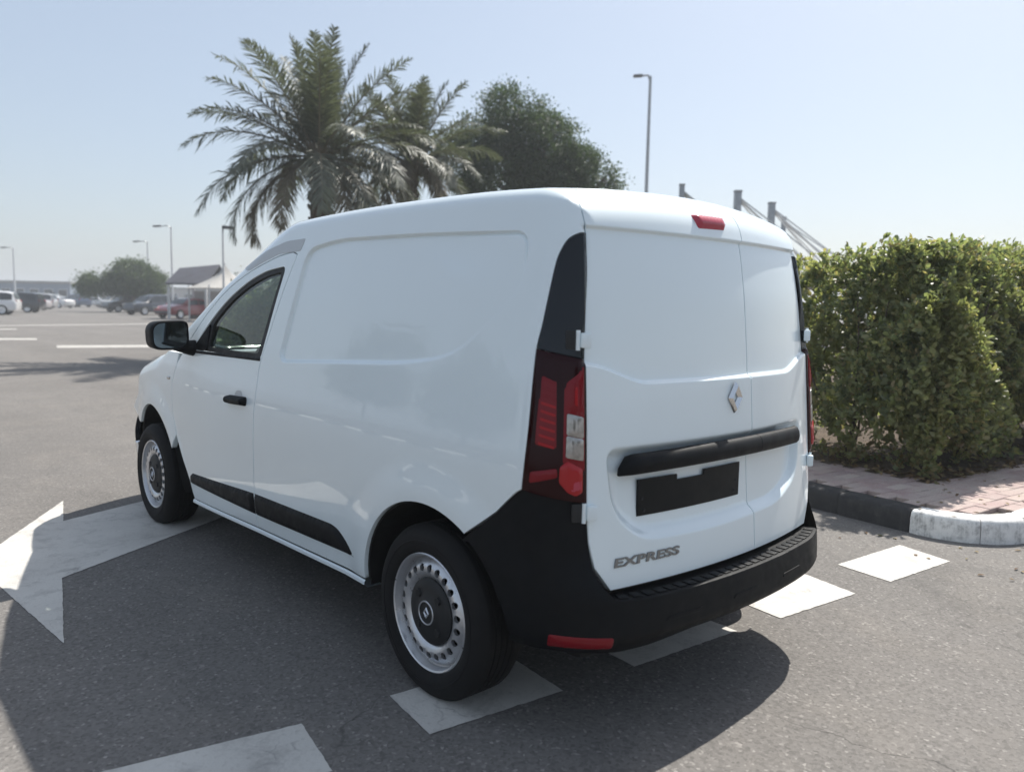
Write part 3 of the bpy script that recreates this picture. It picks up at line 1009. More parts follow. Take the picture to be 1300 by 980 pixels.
# hinges
for sx, dr in ((1, lrd), (-1, rrd)):
    for z in (1.262, 0.748):
        p, n = on_rear(-0.675, z)
        mb = MB()
        rot = Matrix.Rotation(R(-28), 3, 'Z')
        mb.box((-(0.674)*sx, p.y-0.010, z), (0.034, 0.026, 0.046), Matrix.Rotation(R(-30*sx), 3, 'Z'), 0.007)
        mb.tube([(-0.694*sx, p.y+0.002, z-0.030), (-0.694*sx, p.y+0.002, z+0.030)], 0.007, 12)
        mb.build('hinge', M['white'], dr)
        b2 = MB().box((-0.708*sx, p.y+0.020, z), (0.030, 0.016, 0.058), Matrix.Rotation(R(-42*sx), 3, 'Z'), 0.004)
        b2.build('hinge_bracket', M['dark_trim'], dr)
# handle bar over the plate: swept section
def bar_piece(x0, x1, capl, capr):
    vs = []; fs = []
    xs = np.linspace(x0, x1, 26)
    sec = [(-0.004, 0.912), (0.014, 0.916), (0.028, 0.912), (0.037, 0.899), (0.040, 0.882), (0.037, 0.864), (0.029, 0.854), (0.014, 0.854), (-0.03, 0.860)]
    for x in xs:
        base = float(lut(0.87, *RZ)-0.075*(1-(x/0.68)**2))+0.006
        k = 1.0
        if capl: k = min(k, math.sqrt(max(0, 1-max(0, 1-(x-x0)/0.05)**2)))
        if capr: k = min(k, math.sqrt(max(0, 1-max(0, 1-(x1-x)/0.035)**2)))
        k = max(k, 0.12)
        for d, z in sec:
            zz = 0.846+(z-0.846)*(0.35+0.65*k) if capl and x < x0+0.05 else z
            zz += 0.0-0.010*((x+0.02)/0.55)**2*0.6
            vs.append((x, base-d*k, zz))
    m = len(sec)
    for i in range(len(xs)-1):
        for j in range(m-1):
            fs.append((i*m+j, i*m+j+1, (i+1)*m+j+1, (i+1)*m+j))
    fs.append(tuple(range(m-1, -1, -1))); fs.append(tuple((len(xs)-1)*m+j for j in range(m)))
    return MB().add(vs, fs)
bar_piece(-0.556, 0.140, True, False).build('door_handle', M['black_plastic'], lrd, sharp=50)
bar_piece(0.1425, 0.508, False, True).build('door_handle', M['black_plastic'], rrd, sharp=50)
# number plate holder following the recessed face
pl = MB()
vs = []; fs = []
px0, px1, pz0, pz1 = -0.466, 0.064, 0.704, 0.822
nx_ = (-0.29, -0.15)
yA = on_rear(px0, 0.76)[0].y-0.004; yB = on_rear(px1, 0.76)[0].y-0.004
yM = min(yA+(yB-yA)*0.5, on_rear(-0.23, 0.76)[0].y-0.006)
def plate_y(x):
    t = (x-px0)/(px1-px0)
    return (1-t)**2*yA+2*t*(1-t)*(2*yM-(yA+yB)/2)+t*t*yB
xsn = sorted(set(list(np.linspace(px0, px1, 15))+[nx_[0], nx_[1], nx_[0]-0.0005, nx_[1]+0.0005]))
def ztop(x): return pz1-0.018 if nx_[0] <= x <= nx_[1] else pz1
for x in xsn:
    y = plate_y(x)-0.004
    for z in (pz0, ztop(x)):
        vs += [(x, y, z), (x, y+0.006, z)]
for i in range(len(xsn)-1):
    a, b = i*4, (i+1)*4
    fs += [(a, b, b+2, a+2), (a+2, b+2, b+3, a+3), (a+1, a, a+2, a+3) if i == 0 else (a, a+1, b+1, b), (a+1, a+3, b+3, b+1)]
fs.append((len(xsn)*4-4, len(xsn)*4-3, len(xsn)*4-1, len(xsn)*4-2))
plo = pl.add(vs, fs).build('number_plate_holder', M['plate'], lrd, smooth=False)
for x, z in ((px0+0.02, 0.76), (px1-0.02, 0.76), (px0+0.03, 0.72), (px1-0.03, 0.725)):
    MB().lathe([(0.0, 0.0), (-0.003, 0.004), (0.0, 0.006)], 'y', 10, (x, plate_y(x)-0.004, z)).build('plate_screw', M['dark_trim'], plo)
# emblem: open diamond with a bevelled band
def diamond(cx, cz, w, h, t, y0, d):
    mb = MB()
    o = [(0, h), (w, 0), (0, -h), (-w, 0)]
    mid = [(0, h-t*0.75), (w-t*0.5, 0), (0, -h+t*0.75), (-w+t*0.5, 0)]
    i_ = [(0, h-t*1.6), (w-t, 0), (0, -h+t*1.6), (-w+t, 0)]
    vs = [(cx+a, y0, cz+b) for a, b in o]+[(cx+a, y0-d, cz+b) for a, b in mid]+[(cx+a, y0, cz+b) for a, b in i_]
    fs = []
    for k in range(4):
        k2 = (k+1) % 4
        fs += [(k, 4+k, 4+k2, k2), (4+k, 8+k, 8+k2, 4+k2)]
    return mb.add(vs, fs)
pe, ne = on_rear(0.008, 1.057)
diamond(0.008, 1.057, 0.039, 0.056, 0.019, pe.y-0.004, 0.014).build('emblem', M['chrome'], lrd, smooth=False)
# model lettering
def lettering(txt, size, xs_):
    cu = bpy.data.curves.new('lettering', 'FONT')
    cu.body = txt; cu.size = size; cu.extrude = 0.0016; cu.space_character = 1.02; cu.offset = 0.0012
    cu.shear = 0.12
    ob = bpy.data.objects.new('tmp', cu); COL.objects.link(ob)
    bpy.context.view_layer.update()
    me = bpy.data.meshes.new_from_object(ob.evaluated_get(bpy.context.evaluated_depsgraph_get()))
    bpy.data.objects.remove(ob)
    co = np.array([v.co[:] for v in me.vertices])
    return me, co
me, co = lettering('EXPRESS', 0.040, 1)
w = co[:, 0].max()-co[:, 0].min(); hh = co[:, 1].max()-co[:, 1].min()
co[:, 0] = (co[:, 0]-co[:, 0].min())/w*0.280; co[:, 1] = (co[:, 1]-co[:, 1].min())/hh*0.0285
O_ = np.stack([-0.590+co[:, 0], np.full(len(co), 0.8), 0.566+co[:, 1]], 1)
Pm = solve(O_, np.tile([0, -1.0, 0], (len(co), 1)), F)
Nm = grad(Pm, F)
nv = Pm+Nm*(co[:, 2:3]+0.0022)
for v, c in zip(me.vertices, nv): v.co = c
me.materials.clear(); me.materials.append(M['letter'])
link('lettering', me, lrd)
# high brake light on the left door
bl = bez_round([rp(-0.150, 1.678), rp(-0.134, 1.632), rp(0.024, 1.637), rp(0.022, 1.680)], 0.008, 3)
skin_obj('high_brake_light', [skin(bl, h=0.010, sx=1, dome=0.014, dw=0.012, gap=0)], M['red_pink'], lrd)

# rear bumper
zb = 0.312
b_arch = [sp(y, z, FB) for y, z in arc(ARCH_R, 0.388, 122.5, 178, 12)]
bo = [sp(0.541, 0.604), ]+bump_l[1:]+[inv(LIGHT_L[0])]+[lp(0.5, 0.795)]+[door_e[5]]+[door_e[6], rp(-0.668, 0.575), rp(-0.645, 0.523), rp(-0.615, 0.487)]
bo += [(CU+0.5+x, 0.482) for x in np.linspace(-0.59, 0, 16)]
bo += [(CU+0.5+x, zb+0.03*sst(0.5, 0.3, abs(x))) for x in np.linspace(0, -0.5, 12)]+[(u, zb) for u in np.linspace(CU, 0.10, 14)]+[(0.5-0.352, zb)]
bo += b_arch[::-1][1:-1]
bo = np.array(bo)
rb = skin_obj('rear_bumper', [skin(bo[::-1], sx=sx, fn=FB, h=0.014, gap=0.0, rim=False) for sx in (1, -1)], M['black_plastic'], VAN)
# loading step on top of the bumper
xs = np.linspace(-0.64, 0.64, 57)
def bump_y(x, z):
    return solve(np.array([[x, 0.8, z]]), np.array([[0, -1.0, 0]]), FB)[0][1]
vs = []; fs = []
for x in xs:
    yo = bump_y(x, 0.482); yi = on_rear(x, 0.505)[0].y+0.03
    vs += [(x, yo+0.0015, 0.4815), (x, yo+0.008, 0.4835), (x, yi, 0.4795)]
for i in range(len(xs)-1):
    for k in range(2):
        fs.append((i*3+k, i*3+3+k, i*3+4+k, i*3+1+k))
MB().add(vs, fs).build('step_plate', M['black_plastic'], rb)
for k in range(27):
    x = -0.585+k*0.045
    a = math.atan2(bump_y(x+0.02, 0.48)-bump_y(x-0.02, 0.48), 0.04)
    yo = bump_y(x, 0.482)
    mb = MB()
    mb.box((x, yo+0.034, 0.4855), (0.033, 0.038, 0.004), Matrix.Rotation(a, 3, 'Z'), 0.0018)
    mb.build('step_tread', M['black_plastic'], rb)
# reflectors
for sx in (1, -1):
    q = bez_round([inv((-0.790, 0.20, 0.372)), inv((-0.645, 0.05, 0.372)), inv((-0.640, 0.05, 0.332)), inv((-0.785, 0.21, 0.330))], 0.008, 3)
    skin_obj('reflector', [skin(q[::-1], h=0.012, sx=sx, fn=FB, off=0.001, dome=0.006, dw=0.008, gap=0)], M['red_mid'], rb)
for x0, x1 in ((-0.46, -0.30), (-0.13, 0.02), (0.20, 0.34)):
    q = [inv((x0, 0.1, 0.402)), inv((x0+0.01, 0.1, 0.412)), inv((x1, 0.1, 0.412)), inv((x1-0.01, 0.1, 0.402))]
    skin_obj('bumper_slot', [skin(np.array(q), h=0.012, sx=1, fn=FB, off=0.003, gap=0)], M['black_plastic'], rb)

# underbody, wheels
ub = MB()
ub.box((0, 2.2, 0.30), (1.18, 3.9, 0.16), None, 0.03)
ub.box((0, 0.42, 0.36), (1.36, 0.34, 0.16), None, 0.04)
ub.box((0, 2.1, 0.31), (1.50, 1.75, 0.10), None, 0.02)
ub.tube([(-0.62, 0.738, 0.29), (0.62, 0.738, 0.29)], 0.045, 12)
ub.tube([(-0.62, 3.55, 0.29), (0.62, 3.55, 0.29)], 0.04, 12)
ub.tube([(0.36, 2.6, 0.24), (0.36, 1.1, 0.25), (0.42, 0.45, 0.27), (0.44, 0.20, 0.27)], 0.03, 10)
ub.tube([(0.1, 0.42, 0.30), (0.6, 0.42, 0.30)], 0.085, 14)
ub.build('underbody', M['under'], VAN)

def wheel(y, sx):
    c = (-0.845*sx, y, 0.300)
    rt = 0.306
    e = empty('wheel', (0, 0, 0))
    e.location = c
    e.parent = VAN; e.matrix_parent_inverse = parent_world(VAN).inverted()
    s = -sx
    # tyre
    pr = [(-0.022, 0.203), (-0.004, 0.206), (0.006, 0.222), (0.010, 0.240), (0.009, 0.262), (0.003, 0.282), (-0.010, 0.296), (-0.022, 0.302)]
    inn = [(-0.168+(-0.022-a)*1.0, r) for a, r in pr][::-1]
    tread = [(-0.026, 0.3055)]
    for k in range(5):
        a = -0.030-k*0.0245
        if k: tread += [(a+0.006, 0.306), (a+0.0055, 0.299), (a+0.0005, 0.299), (a, 0.306)]
        else: tread += [(a, 0.306)]
    tread += [(-0.163, 0.3055)]
    prof = [(s*a, r) for a, r in pr+tread+[(-0.168, 0.302)]+inn[1:]]
    mb = MB().lathe(prof, 'x', 96, c)
    if s > 0:
        mb.f = [f[::-1] for f in mb.f]
    ty = mb.build('tyre', M['rubber'], e, sharp=50)
    # tread blocks at the shoulder, raised sidewall ring
    ring = MB().lathe([(s*(0.0095), 0.2465), (s*0.0118, 0.2480), (s*0.0118, 0.2520), (s*0.0095, 0.2535)], 'x', 72, c)
    ring.build('sidewall_ring', M['rubber'], ty)
    # rim: flange, barrel, disc with holes
    rim = MB()
    rim.lathe([(s*-0.012, 0.2035), (s*-0.003, 0.2075), (s*0.0, 0.204), (s*-0.003, 0.1985), (s*-0.016, 0.195), (s*-0.030, 0.1915), (s*-0.032, 0.186)], 'x', 72, c)
    rim.lathe([(s*-0.028, 0.188), (s*-0.06, 0.183), (s*-0.13, 0.183), (s*-0.165, 0.20)], 'x', 72, c)
    nh, rh, ro_h = 22, 0.0128, 0.1545
    zr = lambda r: s*float(np.interp(r, [0.10, 0.118, 0.128, 0.142, 0.160, 0.172, 0.186], [-0.036, -0.022, -0.014, -0.008, -0.010, -0.020, -0.033]))
    r0, r1 = 0.138, 0.171
    for k in range(nh):
        a0 = 2*math.pi*k/nh; da = 2*math.pi/nh
        outer = []; inner = []
        for j in range(16):
            t = j/16*2*math.pi
            cx, cy = math.cos(t), math.sin(t)
            m = max(abs(cx), abs(cy)); sx_, sy_ = cx/m, cy/m
            rr = (r0+r1)/2+(r1-r0)/2*sx_; aa = a0+da*0.5+da*0.5*sy_
            outer.append((rr, aa))
            hx, hy = ro_h+rh*cx, rh*cy
            inner.append((math.hypot(hx, hy), a0+da*0.5+math.atan2(hy, hx)))
        P3 = lambda q, dz=0.0: (c[0]+zr(q[0])-s*dz, c[1]+q[0]*math.cos(q[1]), c[2]+q[0]*math.sin(q[1]))
        vs = [P3(q) for q in outer]+[P3(q) for q in inner]+[P3(q, 0.012) for q in inner]
        fs = []
        for j in range(16):
            j2 = (j+1) % 16
            fs += [(j, j2, 16+j2, 16+j), (16+j, 16+j2, 32+j2, 32+j)]
        rim.add(vs, fs)
    rim.lathe([(zr(r), r) for r in (0.171, 0.175, 0.180, 0.186)], 'x', nh*4, c)
    rim.lathe([(zr(r), r) for r in (0.095, 0.105, 0.112, 0.118, 0.123, 0.128, 0.133, 0.138)], 'x', nh*4, c)
    rim.build('rim', M['steel'], e, sharp=45)
    MB().lathe([(s*-0.045, 0.0), (s*-0.045, 0.186)], 'x', 40, c).build('brake_backing', M['under'], e)
    cap = MB().lathe([(s*-0.034, 0.118), (s*-0.016, 0.116), (s*-0.010, 0.108), (s*-0.007, 0.085), (s*-0.004, 0.060), (s*0.001, 0.050), (s*0.004, 0.042), (s*0.004, 0.036), (s*0.0015, 0.034), (s*0.002, 0.0)], 'x', 48, c)
    for k in range(4):
        a = 2*math.pi*(k+0.5)/4
        cap.tube([(c[0]+s*-0.012, c[1]+0.078*math.cos(a), c[2]+0.078*math.sin(a)), (c[0]+s*0.0, c[1]+0.078*math.cos(a), c[2]+0.078*math.sin(a))], [0.016, 0.013], 10)
    co_ = cap.build('hub_cap', M['dark_trim'], e, sharp=45)
    MB().lathe([(s*0.0035, 0.043), (s*0.006, 0.0415), (s*0.006, 0.0385), (s*0.0035, 0.037)], 'x', 40, c).build('hub_ring', M['steel'], co_)
    d = diamond(0, 0, 0.016, 0.021, 0.008, 0, 0.004)
    d.v = [(c[0]+s*(0.0025-yy), c[1]+xx, c[2]+zz) for xx, yy, zz in d.v]
    d.build('hub_emblem', M['steel'], co_, smooth=False)
    return e
for y in (0.738, 3.55):
    for sx in (1, -1):
        wheel(y, sx)

# cabin
cab = MB()
cab.box((0, 1.80, 0.95), (1.48, 0.03, 1.1), None, 0.005)
cab.build('bulkhead', M['interior'], VAN)
ds = MB()
ds.box((0, 3.13, 0.86), (1.44, 0.45, 0.30), Matrix.Rotation(R(-8), 3, 'X'), 0.06)
ds.box((-0.38, 2.98, 1.00), (0.40, 0.22, 0.12), Matrix.Rotation(R(-12), 3, 'X'), 0.04)
ds.box((0.0, 2.92, 0.80), (0.26, 0.14, 0.36), None, 0.04)
ds.build('dashboard', M['interior'], VAN)
fl = MB().box((0, 2.6, 0.40), (1.46, 1.6, 0.04))
fl.build('cabin_floor', M['interior'], VAN)
stw = MB()
cst = Vector((-0.38, 2.72, 0.97)); nst = Vector((0, -0.85, 0.5)).normalized()
e1 = Vector((1, 0, 0)); e2 = nst.cross(e1)
stw.tube([cst+(e1*math.cos(a)+e2*math.sin(a))*0.18 for a in np.linspace(0, 2*math.pi, 33)], 0.016, 8, cap=False)
stw.tube([cst-nst*0.02+e1*-0.17, cst-nst*0.03, cst-nst*0.02+e1*0.17], [0.016, 0.04, 0.016], 8)
stw.tube([cst-nst*0.03, cst-nst*0.03-e2*0.16], [0.03, 0.015], 8)
stw.tube([cst-nst*0.03, cst-nst*0.3], 0.03, 8)
stw.build('steering_wheel', M['dark_trim'], VAN)
for x in (-0.38, 0.38):
    st = empty('seat', (x, 2.25, 0.40)); st.parent = VAN; st.matrix_parent_inverse = parent_world(VAN).inverted()
    MB().box((x, 2.32, 0.60), (0.48, 0.48, 0.16), Matrix.Rotation(R(6), 3, 'X'), 0.05).build('cushion', M['seat'], st)
    MB().box((x, 2.04, 0.92), (0.46, 0.14, 0.58), Matrix.Rotation(R(14), 3, 'X'), 0.05).build('backrest', M['seat'], st)
    hr = MB().box((x, 1.955, 1.30), (0.25, 0.10, 0.16), Matrix.Rotation(R(10), 3, 'X'), 0.04)
    hr.tube([(x-0.06, 1.96, 1.17), (x-0.06, 1.955, 1.28)], 0.007, 6); hr.tube([(x+0.06, 1.96, 1.17), (x+0.06, 1.955, 1.28)], 0.007, 6)
    hr.build('headrest', M['seat'], st)
    MB().box((x, 2.3, 0.46), (0.40, 0.40, 0.10)).build('seat_base', M['interior'], st)
# ------------------------------------------------------------------ ground and markings
def sheet(name, pts, z, mat, parent=None):
    return MB().add([(x, y, z) for x, y in pts], [tuple(range(len(pts)))]).build(name, mat, parent, smooth=False)
g = sheet('ground', [(-700, -700), (700, -700), (700, 1300), (-700, 1300)], 0.0, M['asphalt'])
g['kind'] = 'structure'
def ragged(pts, h=0.05, amp=0.0010):
    q = resample(np.array(pts, float), h)
    return q+rng.normal(0, amp, q.shape)
def paint_mark(pts, label, h=0.022, mat='paint'):
    q = ragged(pts, h)
    vo, fo = triangulate(q, (), 0.3)
    o = mesh_obj('road_marking', np.c_[vo, np.full(len(vo), 0.003)], fo, M[mat], None, False)
    tag(o, label, kind='structure')
    return o
TH = R(-8.0)
AX = np.array([math.cos(TH), math.sin(TH)]); BX = np.array([-math.sin(TH), math.cos(TH)])
K0 = np.array([2.60, -0.03])
def isl(a, b):
    """island frame to ground"""
    return K0+AX*a+BX*b
dash = [('white dash farthest left, cut by the lower edge of the picture', [(-1.93, 0.70), (-1.93, 1.00), (-1.262, 0.845), (-1.318, 0.550)]),
        ('white dash under the left rear wheel of the van', [(-0.985, 0.525), (-0.945, 0.815), (-0.42, 0.745), (-0.455, 0.450)]),
        ('white dash in the shadow behind the van bumper', [(-0.11, 0.405), (-0.085, 0.680), (0.51, 0.60), (0.49, 0.335)]),
        ('sunlit white dash just off the right end of the van bumper', [(0.765, 0.285), (0.81, 0.585), (1.41, 0.505), (1.335, 0.205)]),
        ('sunlit white dash nearest the painted kerb', [(1.645, 0.165), (1.70, 0.465), (2.345, 0.395), (2.25, 0.090)])]
for lb, q in dash:
    paint_mark(q, lb)
paint_mark([(-1.80, 3.33), (-1.14, 4.44), (-1.262, 3.90), (-0.76, 4.10), (-0.30, 4.28), (-0.10, 3.62), (-0.62, 3.32), (-1.512, 2.81), (-1.690, 1.99)], 'white lane arrow pointing left beside the front wheel')
paint_mark([(2.75, 22.4), (3.0, 23.6), (5.35, 23.0), (5.0, 21.8)], 'short white stop bar across the far lane', 0.3, 'paint_old')
paint_mark([(1.6, 27.4), (1.75, 28.6), (3.4, 28.1), (3.2, 27.0)], 'far white bar at the left edge of the picture', 0.3, 'paint_old')
paint_mark([(4.3, 40.5), (4.4, 41.3), (13.6, 44.6), (13.5, 43.7)], 'long white line crossing in front of the parked cars', 0.5, 'paint_old')
paint_mark([(2.0, 36.0), (2.1, 37.0), (4.4, 36.9), (4.3, 36.0)], 'far white bar left of the long crossing line', 0.3, 'paint_old')

# ------------------------------------------------------------------ island: kerb, pavers, soil
def m_kerb(name, base, dirt, amt):
    t = NT(name)
    n1 = t.noise(14, 8, 0.75)
    mp = t.n('Mapping'); mp.inputs['Scale'].default_value = (9, 9, 1.2)
    t.l(t.co(), mp.inputs['Vector'])
    n2 = t.noise(2.6, 6, 0.7, co=mp.outputs[0])
    f = t.ramp(t.math('MULTIPLY', t.ramp(n1, [(0.42, 0.0), (0.68, 1.0)]), t.ramp(n2, [(0.42, 0.25), (0.6, 1.0)])), [(0.0, 0.0), (1.0, amt)])
    c = t.mix(f, base, dirt)
    c = t.mix(t.ramp(t.noise(3, 4), [(0.3, 0.0), (0.8, 0.35)]), c, tuple(x*0.8+0.03 for x in base))
    t.set(Base_Color=c, Roughness=0.8)
    t.bump(t.noise(60, 6, 0.7), 0.35, 0.004)
    return t.m
M['kerb_white'] = m_kerb('kerb_white', (0.80, 0.79, 0.77), (0.05, 0.05, 0.05), 1.0)
M['kerb_black'] = m_kerb('kerb_black', (0.020, 0.020, 0.022), (0.16, 0.15, 0.14), 0.35)
def m_paver():
    t = NT('paver')
    oi = t.n('ObjectInfo')
    c = t.ramp(oi.outputs['Random'], [(0.0, (0.33, 0.235, 0.225)), (0.35, (0.37, 0.270, 0.255)), (0.7, (0.345, 0.260, 0.250)), (0.93, (0.41, 0.315, 0.285)), (1.0, (0.47, 0.39, 0.35))])
    geo = t.n('NewGeometry')
    f = t.ramp(t.noise(3.0, 7, 0.7, co=geo.outputs['Position']), [(0.42, 0.0), (0.66, 0.75)])
    c = t.mix(f, c, (0.45, 0.395, 0.35))
    sp_ = t.ramp(t.noise(160, 3, co=geo.outputs['Position']), [(0.35, 0.75), (0.65, 1.2)])
    c = t.mix(0.8, c, sp_, 'MULTIPLY')
    t.set(Base_Color=c, Roughness=0.85)
    t.bump(t.noise(220, 4, co=geo.outputs['Position']), 0.3, 0.002)
    return t.m
M['paver'] = m_paver()
def m_soil():
    t = NT('soil')
    c = t.ramp(t.noise(9, 8, 0.7), [(0.3, (0.045, 0.030, 0.020)), (0.55, (0.10, 0.072, 0.050)), (0.75, (0.17, 0.125, 0.085))])
    t.set(Base_Color=c, Roughness=0.95)
    t.bump(t.noise(22, 8, 0.75), 0.9, 0.03)
    return t.m
M['soil'] = m_soil()
# kerb path in the island frame: down the left edge, round the corner, out along the near edge
RC = 0.48
path = [(0.0, 24.0-i*0.5) for i in range(0, 47)]
path = [p for p in path if p[1] > RC+0.05]
arcp = [(RC-RC*math.cos(a), RC-RC*math.sin(a)) for a in np.linspace(0, math.pi/2, 13)]
path += arcp+[(RC+0.5*i, 0.0) for i in range(1, 40)]
P = np.array(path)
seg = np.linalg.norm(np.diff(P, axis=0), axis=1); cs = np.concatenate([[0], np.cumsum(seg)])
s_corner = cs[[i for i, p in enumerate(path) if p == arcp[0]][0]]
def kp(s):
    return np.array([np.interp(s, cs, P[:, 0]), np.interp(s, cs, P[:, 1])])
kerb = empty('kerb', (*isl(0, 0), 0))
tag(kerb, 'black and white painted kerb round the hedge island', 'kerb')
sec = [(0.000, -0.02), (0.003, 0.10), (0.010, 0.132), (0.024, 0.146), (0.045, 0.150), (0.140, 0.151), (0.142, 0.10)]
def kerb_stone(s0, s1, mat, name='kerb_stone'):
    n = max(2, int((s1-s0)/0.045))
    vs = []; fs = []
    jx, jz = random.uniform(-0.004, 0.004), random.uniform(-0.003, 0.003)
    for i in range(n+1):
        s = s0+(s1-s0)*i/n
        p = kp(s); q = kp(min(s+0.01, cs[-1]))-kp(max(s-0.01, 0)); q /= np.linalg.norm(q)
        nrm = np.array([-q[1], q[0]])          # towards the island interior (left of travel)
        e = 0.006 if i in (0, n) else 0.0
        for d, z in sec:
            w = isl(*(p+nrm*(d+jx+e*(d < 0.03))))
            vs.append((w[0], w[1], z+jz-(e*0.6 if z > 0.12 else 0)))
    m = len(sec)
    for i in range(n):
        for k in range(m-1):
            fs.append((i*m+k, (i+1)*m+k, (i+1)*m+k+1, i*m+k+1))
    fs.append(tuple(range(m))); fs.append(tuple(n*m+k for k in range(m-1, -1, -1)))
    return MB().add(vs, fs).build(name, mat, kerb, sharp=50)
# black/white paint alternates every two stones; the white run takes the corner
s = s_corner-0.03
edges = [(s+0.006, s+0.40, 'W'), (s+0.406, s+0.80, 'W'), (s+0.806, s+1.25, 'W')]
x = s+1.256
for i in range(14):
    edges.append((x, x+0.494, 'B' if (i//2) % 2 == 0 else 'W')); x += 0.5
x = s
for i in range(34):
    edges.append((x-0.494, x, 'B' if (i//3) % 2 == 0 else 'W')); x -= 0.5
for s0, s1, c in edges:
    if s0 > 0.05: kerb_stone(s0, s1, M['kerb_white'] if c == 'W' else M['kerb_black'])
# bedding under the pavers, soil
bed = [isl(*p) for p in [(0.14, 23.4)]+[(0.14, RC)]+[(RC-(RC-0.14)*math.cos(a), RC-(RC-0.14)*math.sin(a)) for a in np.linspace(0, math.pi/2, 9)]+[(18, 0.14), (18, 23.4)]]
pav = sheet('pavement', bed, 0.118, plain('joint_sand', (0.12, 0.105, 0.085), 0.95, var=0.3, scale=20))
pav['kind'] = 'structure'
bm = bmesh.new()
bmesh.ops.create_cube(bm, size=1.0)
for v in bm.verts: v.co = Vector((v.co.x*0.196, v.co.y*0.096, v.co.z*0.05))
bmesh.ops.bevel(bm, geom=[e for e in bm.edges if all(v.co.z > 0 for v in e.verts)], offset=0.004, segments=1, affect='EDGES')
pm = bpy.data.meshes.new('paver'); bm.to_mesh(pm); bm.free(); pm.materials.append(M['paver'])
np_ = 0
IN_A, IN_B = 0.86, 0.80
def put_paver(a, b, along_a):
    global np_
    w = isl(a, b)
    o = bpy.data.objects.new('paver', pm); COL.objects.link(o)
    o.location = (w[0], w[1], 0.122+random.uniform(-0.0025, 0.0025))
    o.rotation_euler = (random.gauss(0, 0.008), random.gauss(0, 0.008), TH+(0 if along_a else math.pi/2)+random.gauss(0, 0.006))
    o.parent = pav; o.matrix_parent_inverse = parent_world(pav).inverted()
    np_ += 1
row = 0
b = 0.195
while b < 3.4:
    off = 0.1 if row % 2 else 0.0
    a = 0.26+off
    amax = IN_A if b > IN_B else 4.6
    while a < amax+0.02:
        # rounded corner
        if not (a < RC and b < RC and math.hypot(a-RC, b-RC) > RC-0.20):
            put_paver(a, b, True)
        a += 0.2
    b += 0.1; row += 1
soil_pts = bez_round([(IN_A, 23.2), (IN_A, IN_B), (18, IN_B), (18, 23.2)], [0, 0.12, 0, 0], 6)
# bed with a gently heaped surface
q = resample(soil_pts, 0.25)
vo, fo = triangulate(q, (), 0.25)
hz = 0.118+0.035*np.clip(pdist(vo, q)/0.3, 0, 1)+rng.normal(0, 0.006, len(vo))*(pdist(vo, q) > 0.02)
w = np.array([isl(*p) for p in vo])
so = mesh_obj('soil_bed', np.c_[w, hz+0.02], fo, M['soil'], None, True)
so['kind'] = 'structure'

# ------------------------------------------------------------------ leaves
def m_leaf(name, cols, trans=0.25, rough=0.5, patch=None):
    t = NT(name)
    geo = t.n('NewGeometry')
    c = t.ramp(geo.outputs['Random Per Island'], [(i/(len(cols)-1), c) for i, c in enumerate(cols)])
    if patch:
        f = t.ramp(t.noise(1.7, 4, 0.6, co=geo.outputs['Position']), [(0.47, 0.0), (0.68, 0.75)])
        c = t.mix(f, c, patch[0])
        sx = t.n('SeparateXYZ'); t.l(geo.outputs['Position'], sx.inputs[0])
        low = t.ramp(t.math('ADD', sx.outputs[2], t.math('MULTIPLY', t.noise(2.6, 4, co=geo.outputs['Position']), 1.1)), [(0.75, 0.8), (1.25, 0.0)])
        rnd = t.ramp(geo.outputs['Random Per Island'], [(0.35, 0.0), (0.75, 1.0)])
        c = t.mix(t.math('MULTIPLY', low, rnd), c, patch[1])
    t.set(Base_Color=c, Roughness=rough, Specular_IOR_Level=0.5)
    tr = t.n('BsdfTranslucent')
    t.l(t.mix(1.0, c, (1.5, 1.62, 0.9), 'MULTIPLY'), tr.inputs['Color'])
    mx = t.n('MixShader'); mx.inputs[0].default_value = trans
    t.l(t.b.outputs[0], mx.inputs[1]); t.l(tr.outputs[0], mx.inputs[2])
    t.l(mx.outputs[0], t.o.inputs['Surface'])
    return t.m
M['hedge_leaf'] = m_leaf('hedge_leaf', [(0.105, 0.130, 0.078), (0.155, 0.183, 0.102), (0.200, 0.225, 0.122), (0.24, 0.258, 0.138), (0.29, 0.295, 0.155), (0.29, 0.225, 0.13)], 0.5, 0.4, patch=((0.29, 0.285, 0.125), (0.21, 0.145, 0.09)))
M['tree_leaf'] = m_leaf('tree_leaf', [(0.035, 0.058, 0.030), (0.055, 0.085, 0.040), (0.08, 0.115, 0.052)], 0.3)
M['far_leaf'] = m_leaf('far_leaf', [(0.04, 0.065, 0.022), (0.06, 0.095, 0.028), (0.085, 0.125, 0.035)], 0.25)
M['palm_leaf'] = m_leaf('palm_leaf', [(0.080, 0.092, 0.070), (0.108, 0.120, 0.092), (0.14, 0.150, 0.118)], 0.22, 0.5)
M['palm_dry'] = m_leaf('palm_dry', [(0.12, 0.10, 0.07), (0.17, 0.145, 0.105), (0.22, 0.19, 0.14)], 0.2, 0.7)
M['dead_leaf'] = m_leaf('dead_leaf', [(0.09, 0.050, 0.025), (0.16, 0.10, 0.05), (0.24, 0.17, 0.09), (0.13, 0.13, 0.05)], 0.1, 0.8)
def m_bark(name, a, b, sc_=14):
    t = NT(name)
    mp = t.n('Mapping'); mp.inputs['Scale'].default_value = (1, 1, 0.3)
    t.l(t.co(), mp.inputs['Vector'])
    n = t.noise(sc_, 8, 0.7, co=mp.outputs[0])
    t.set(Base_Color=t.ramp(n, [(0.3, a), (0.7, b)]), Roughness=0.92)
    t.bump(n, 0.8, 0.03)
    return t.m
M['bark'] = m_bark('bark', (0.045, 0.034, 0.026), (0.15, 0.12, 0.095))
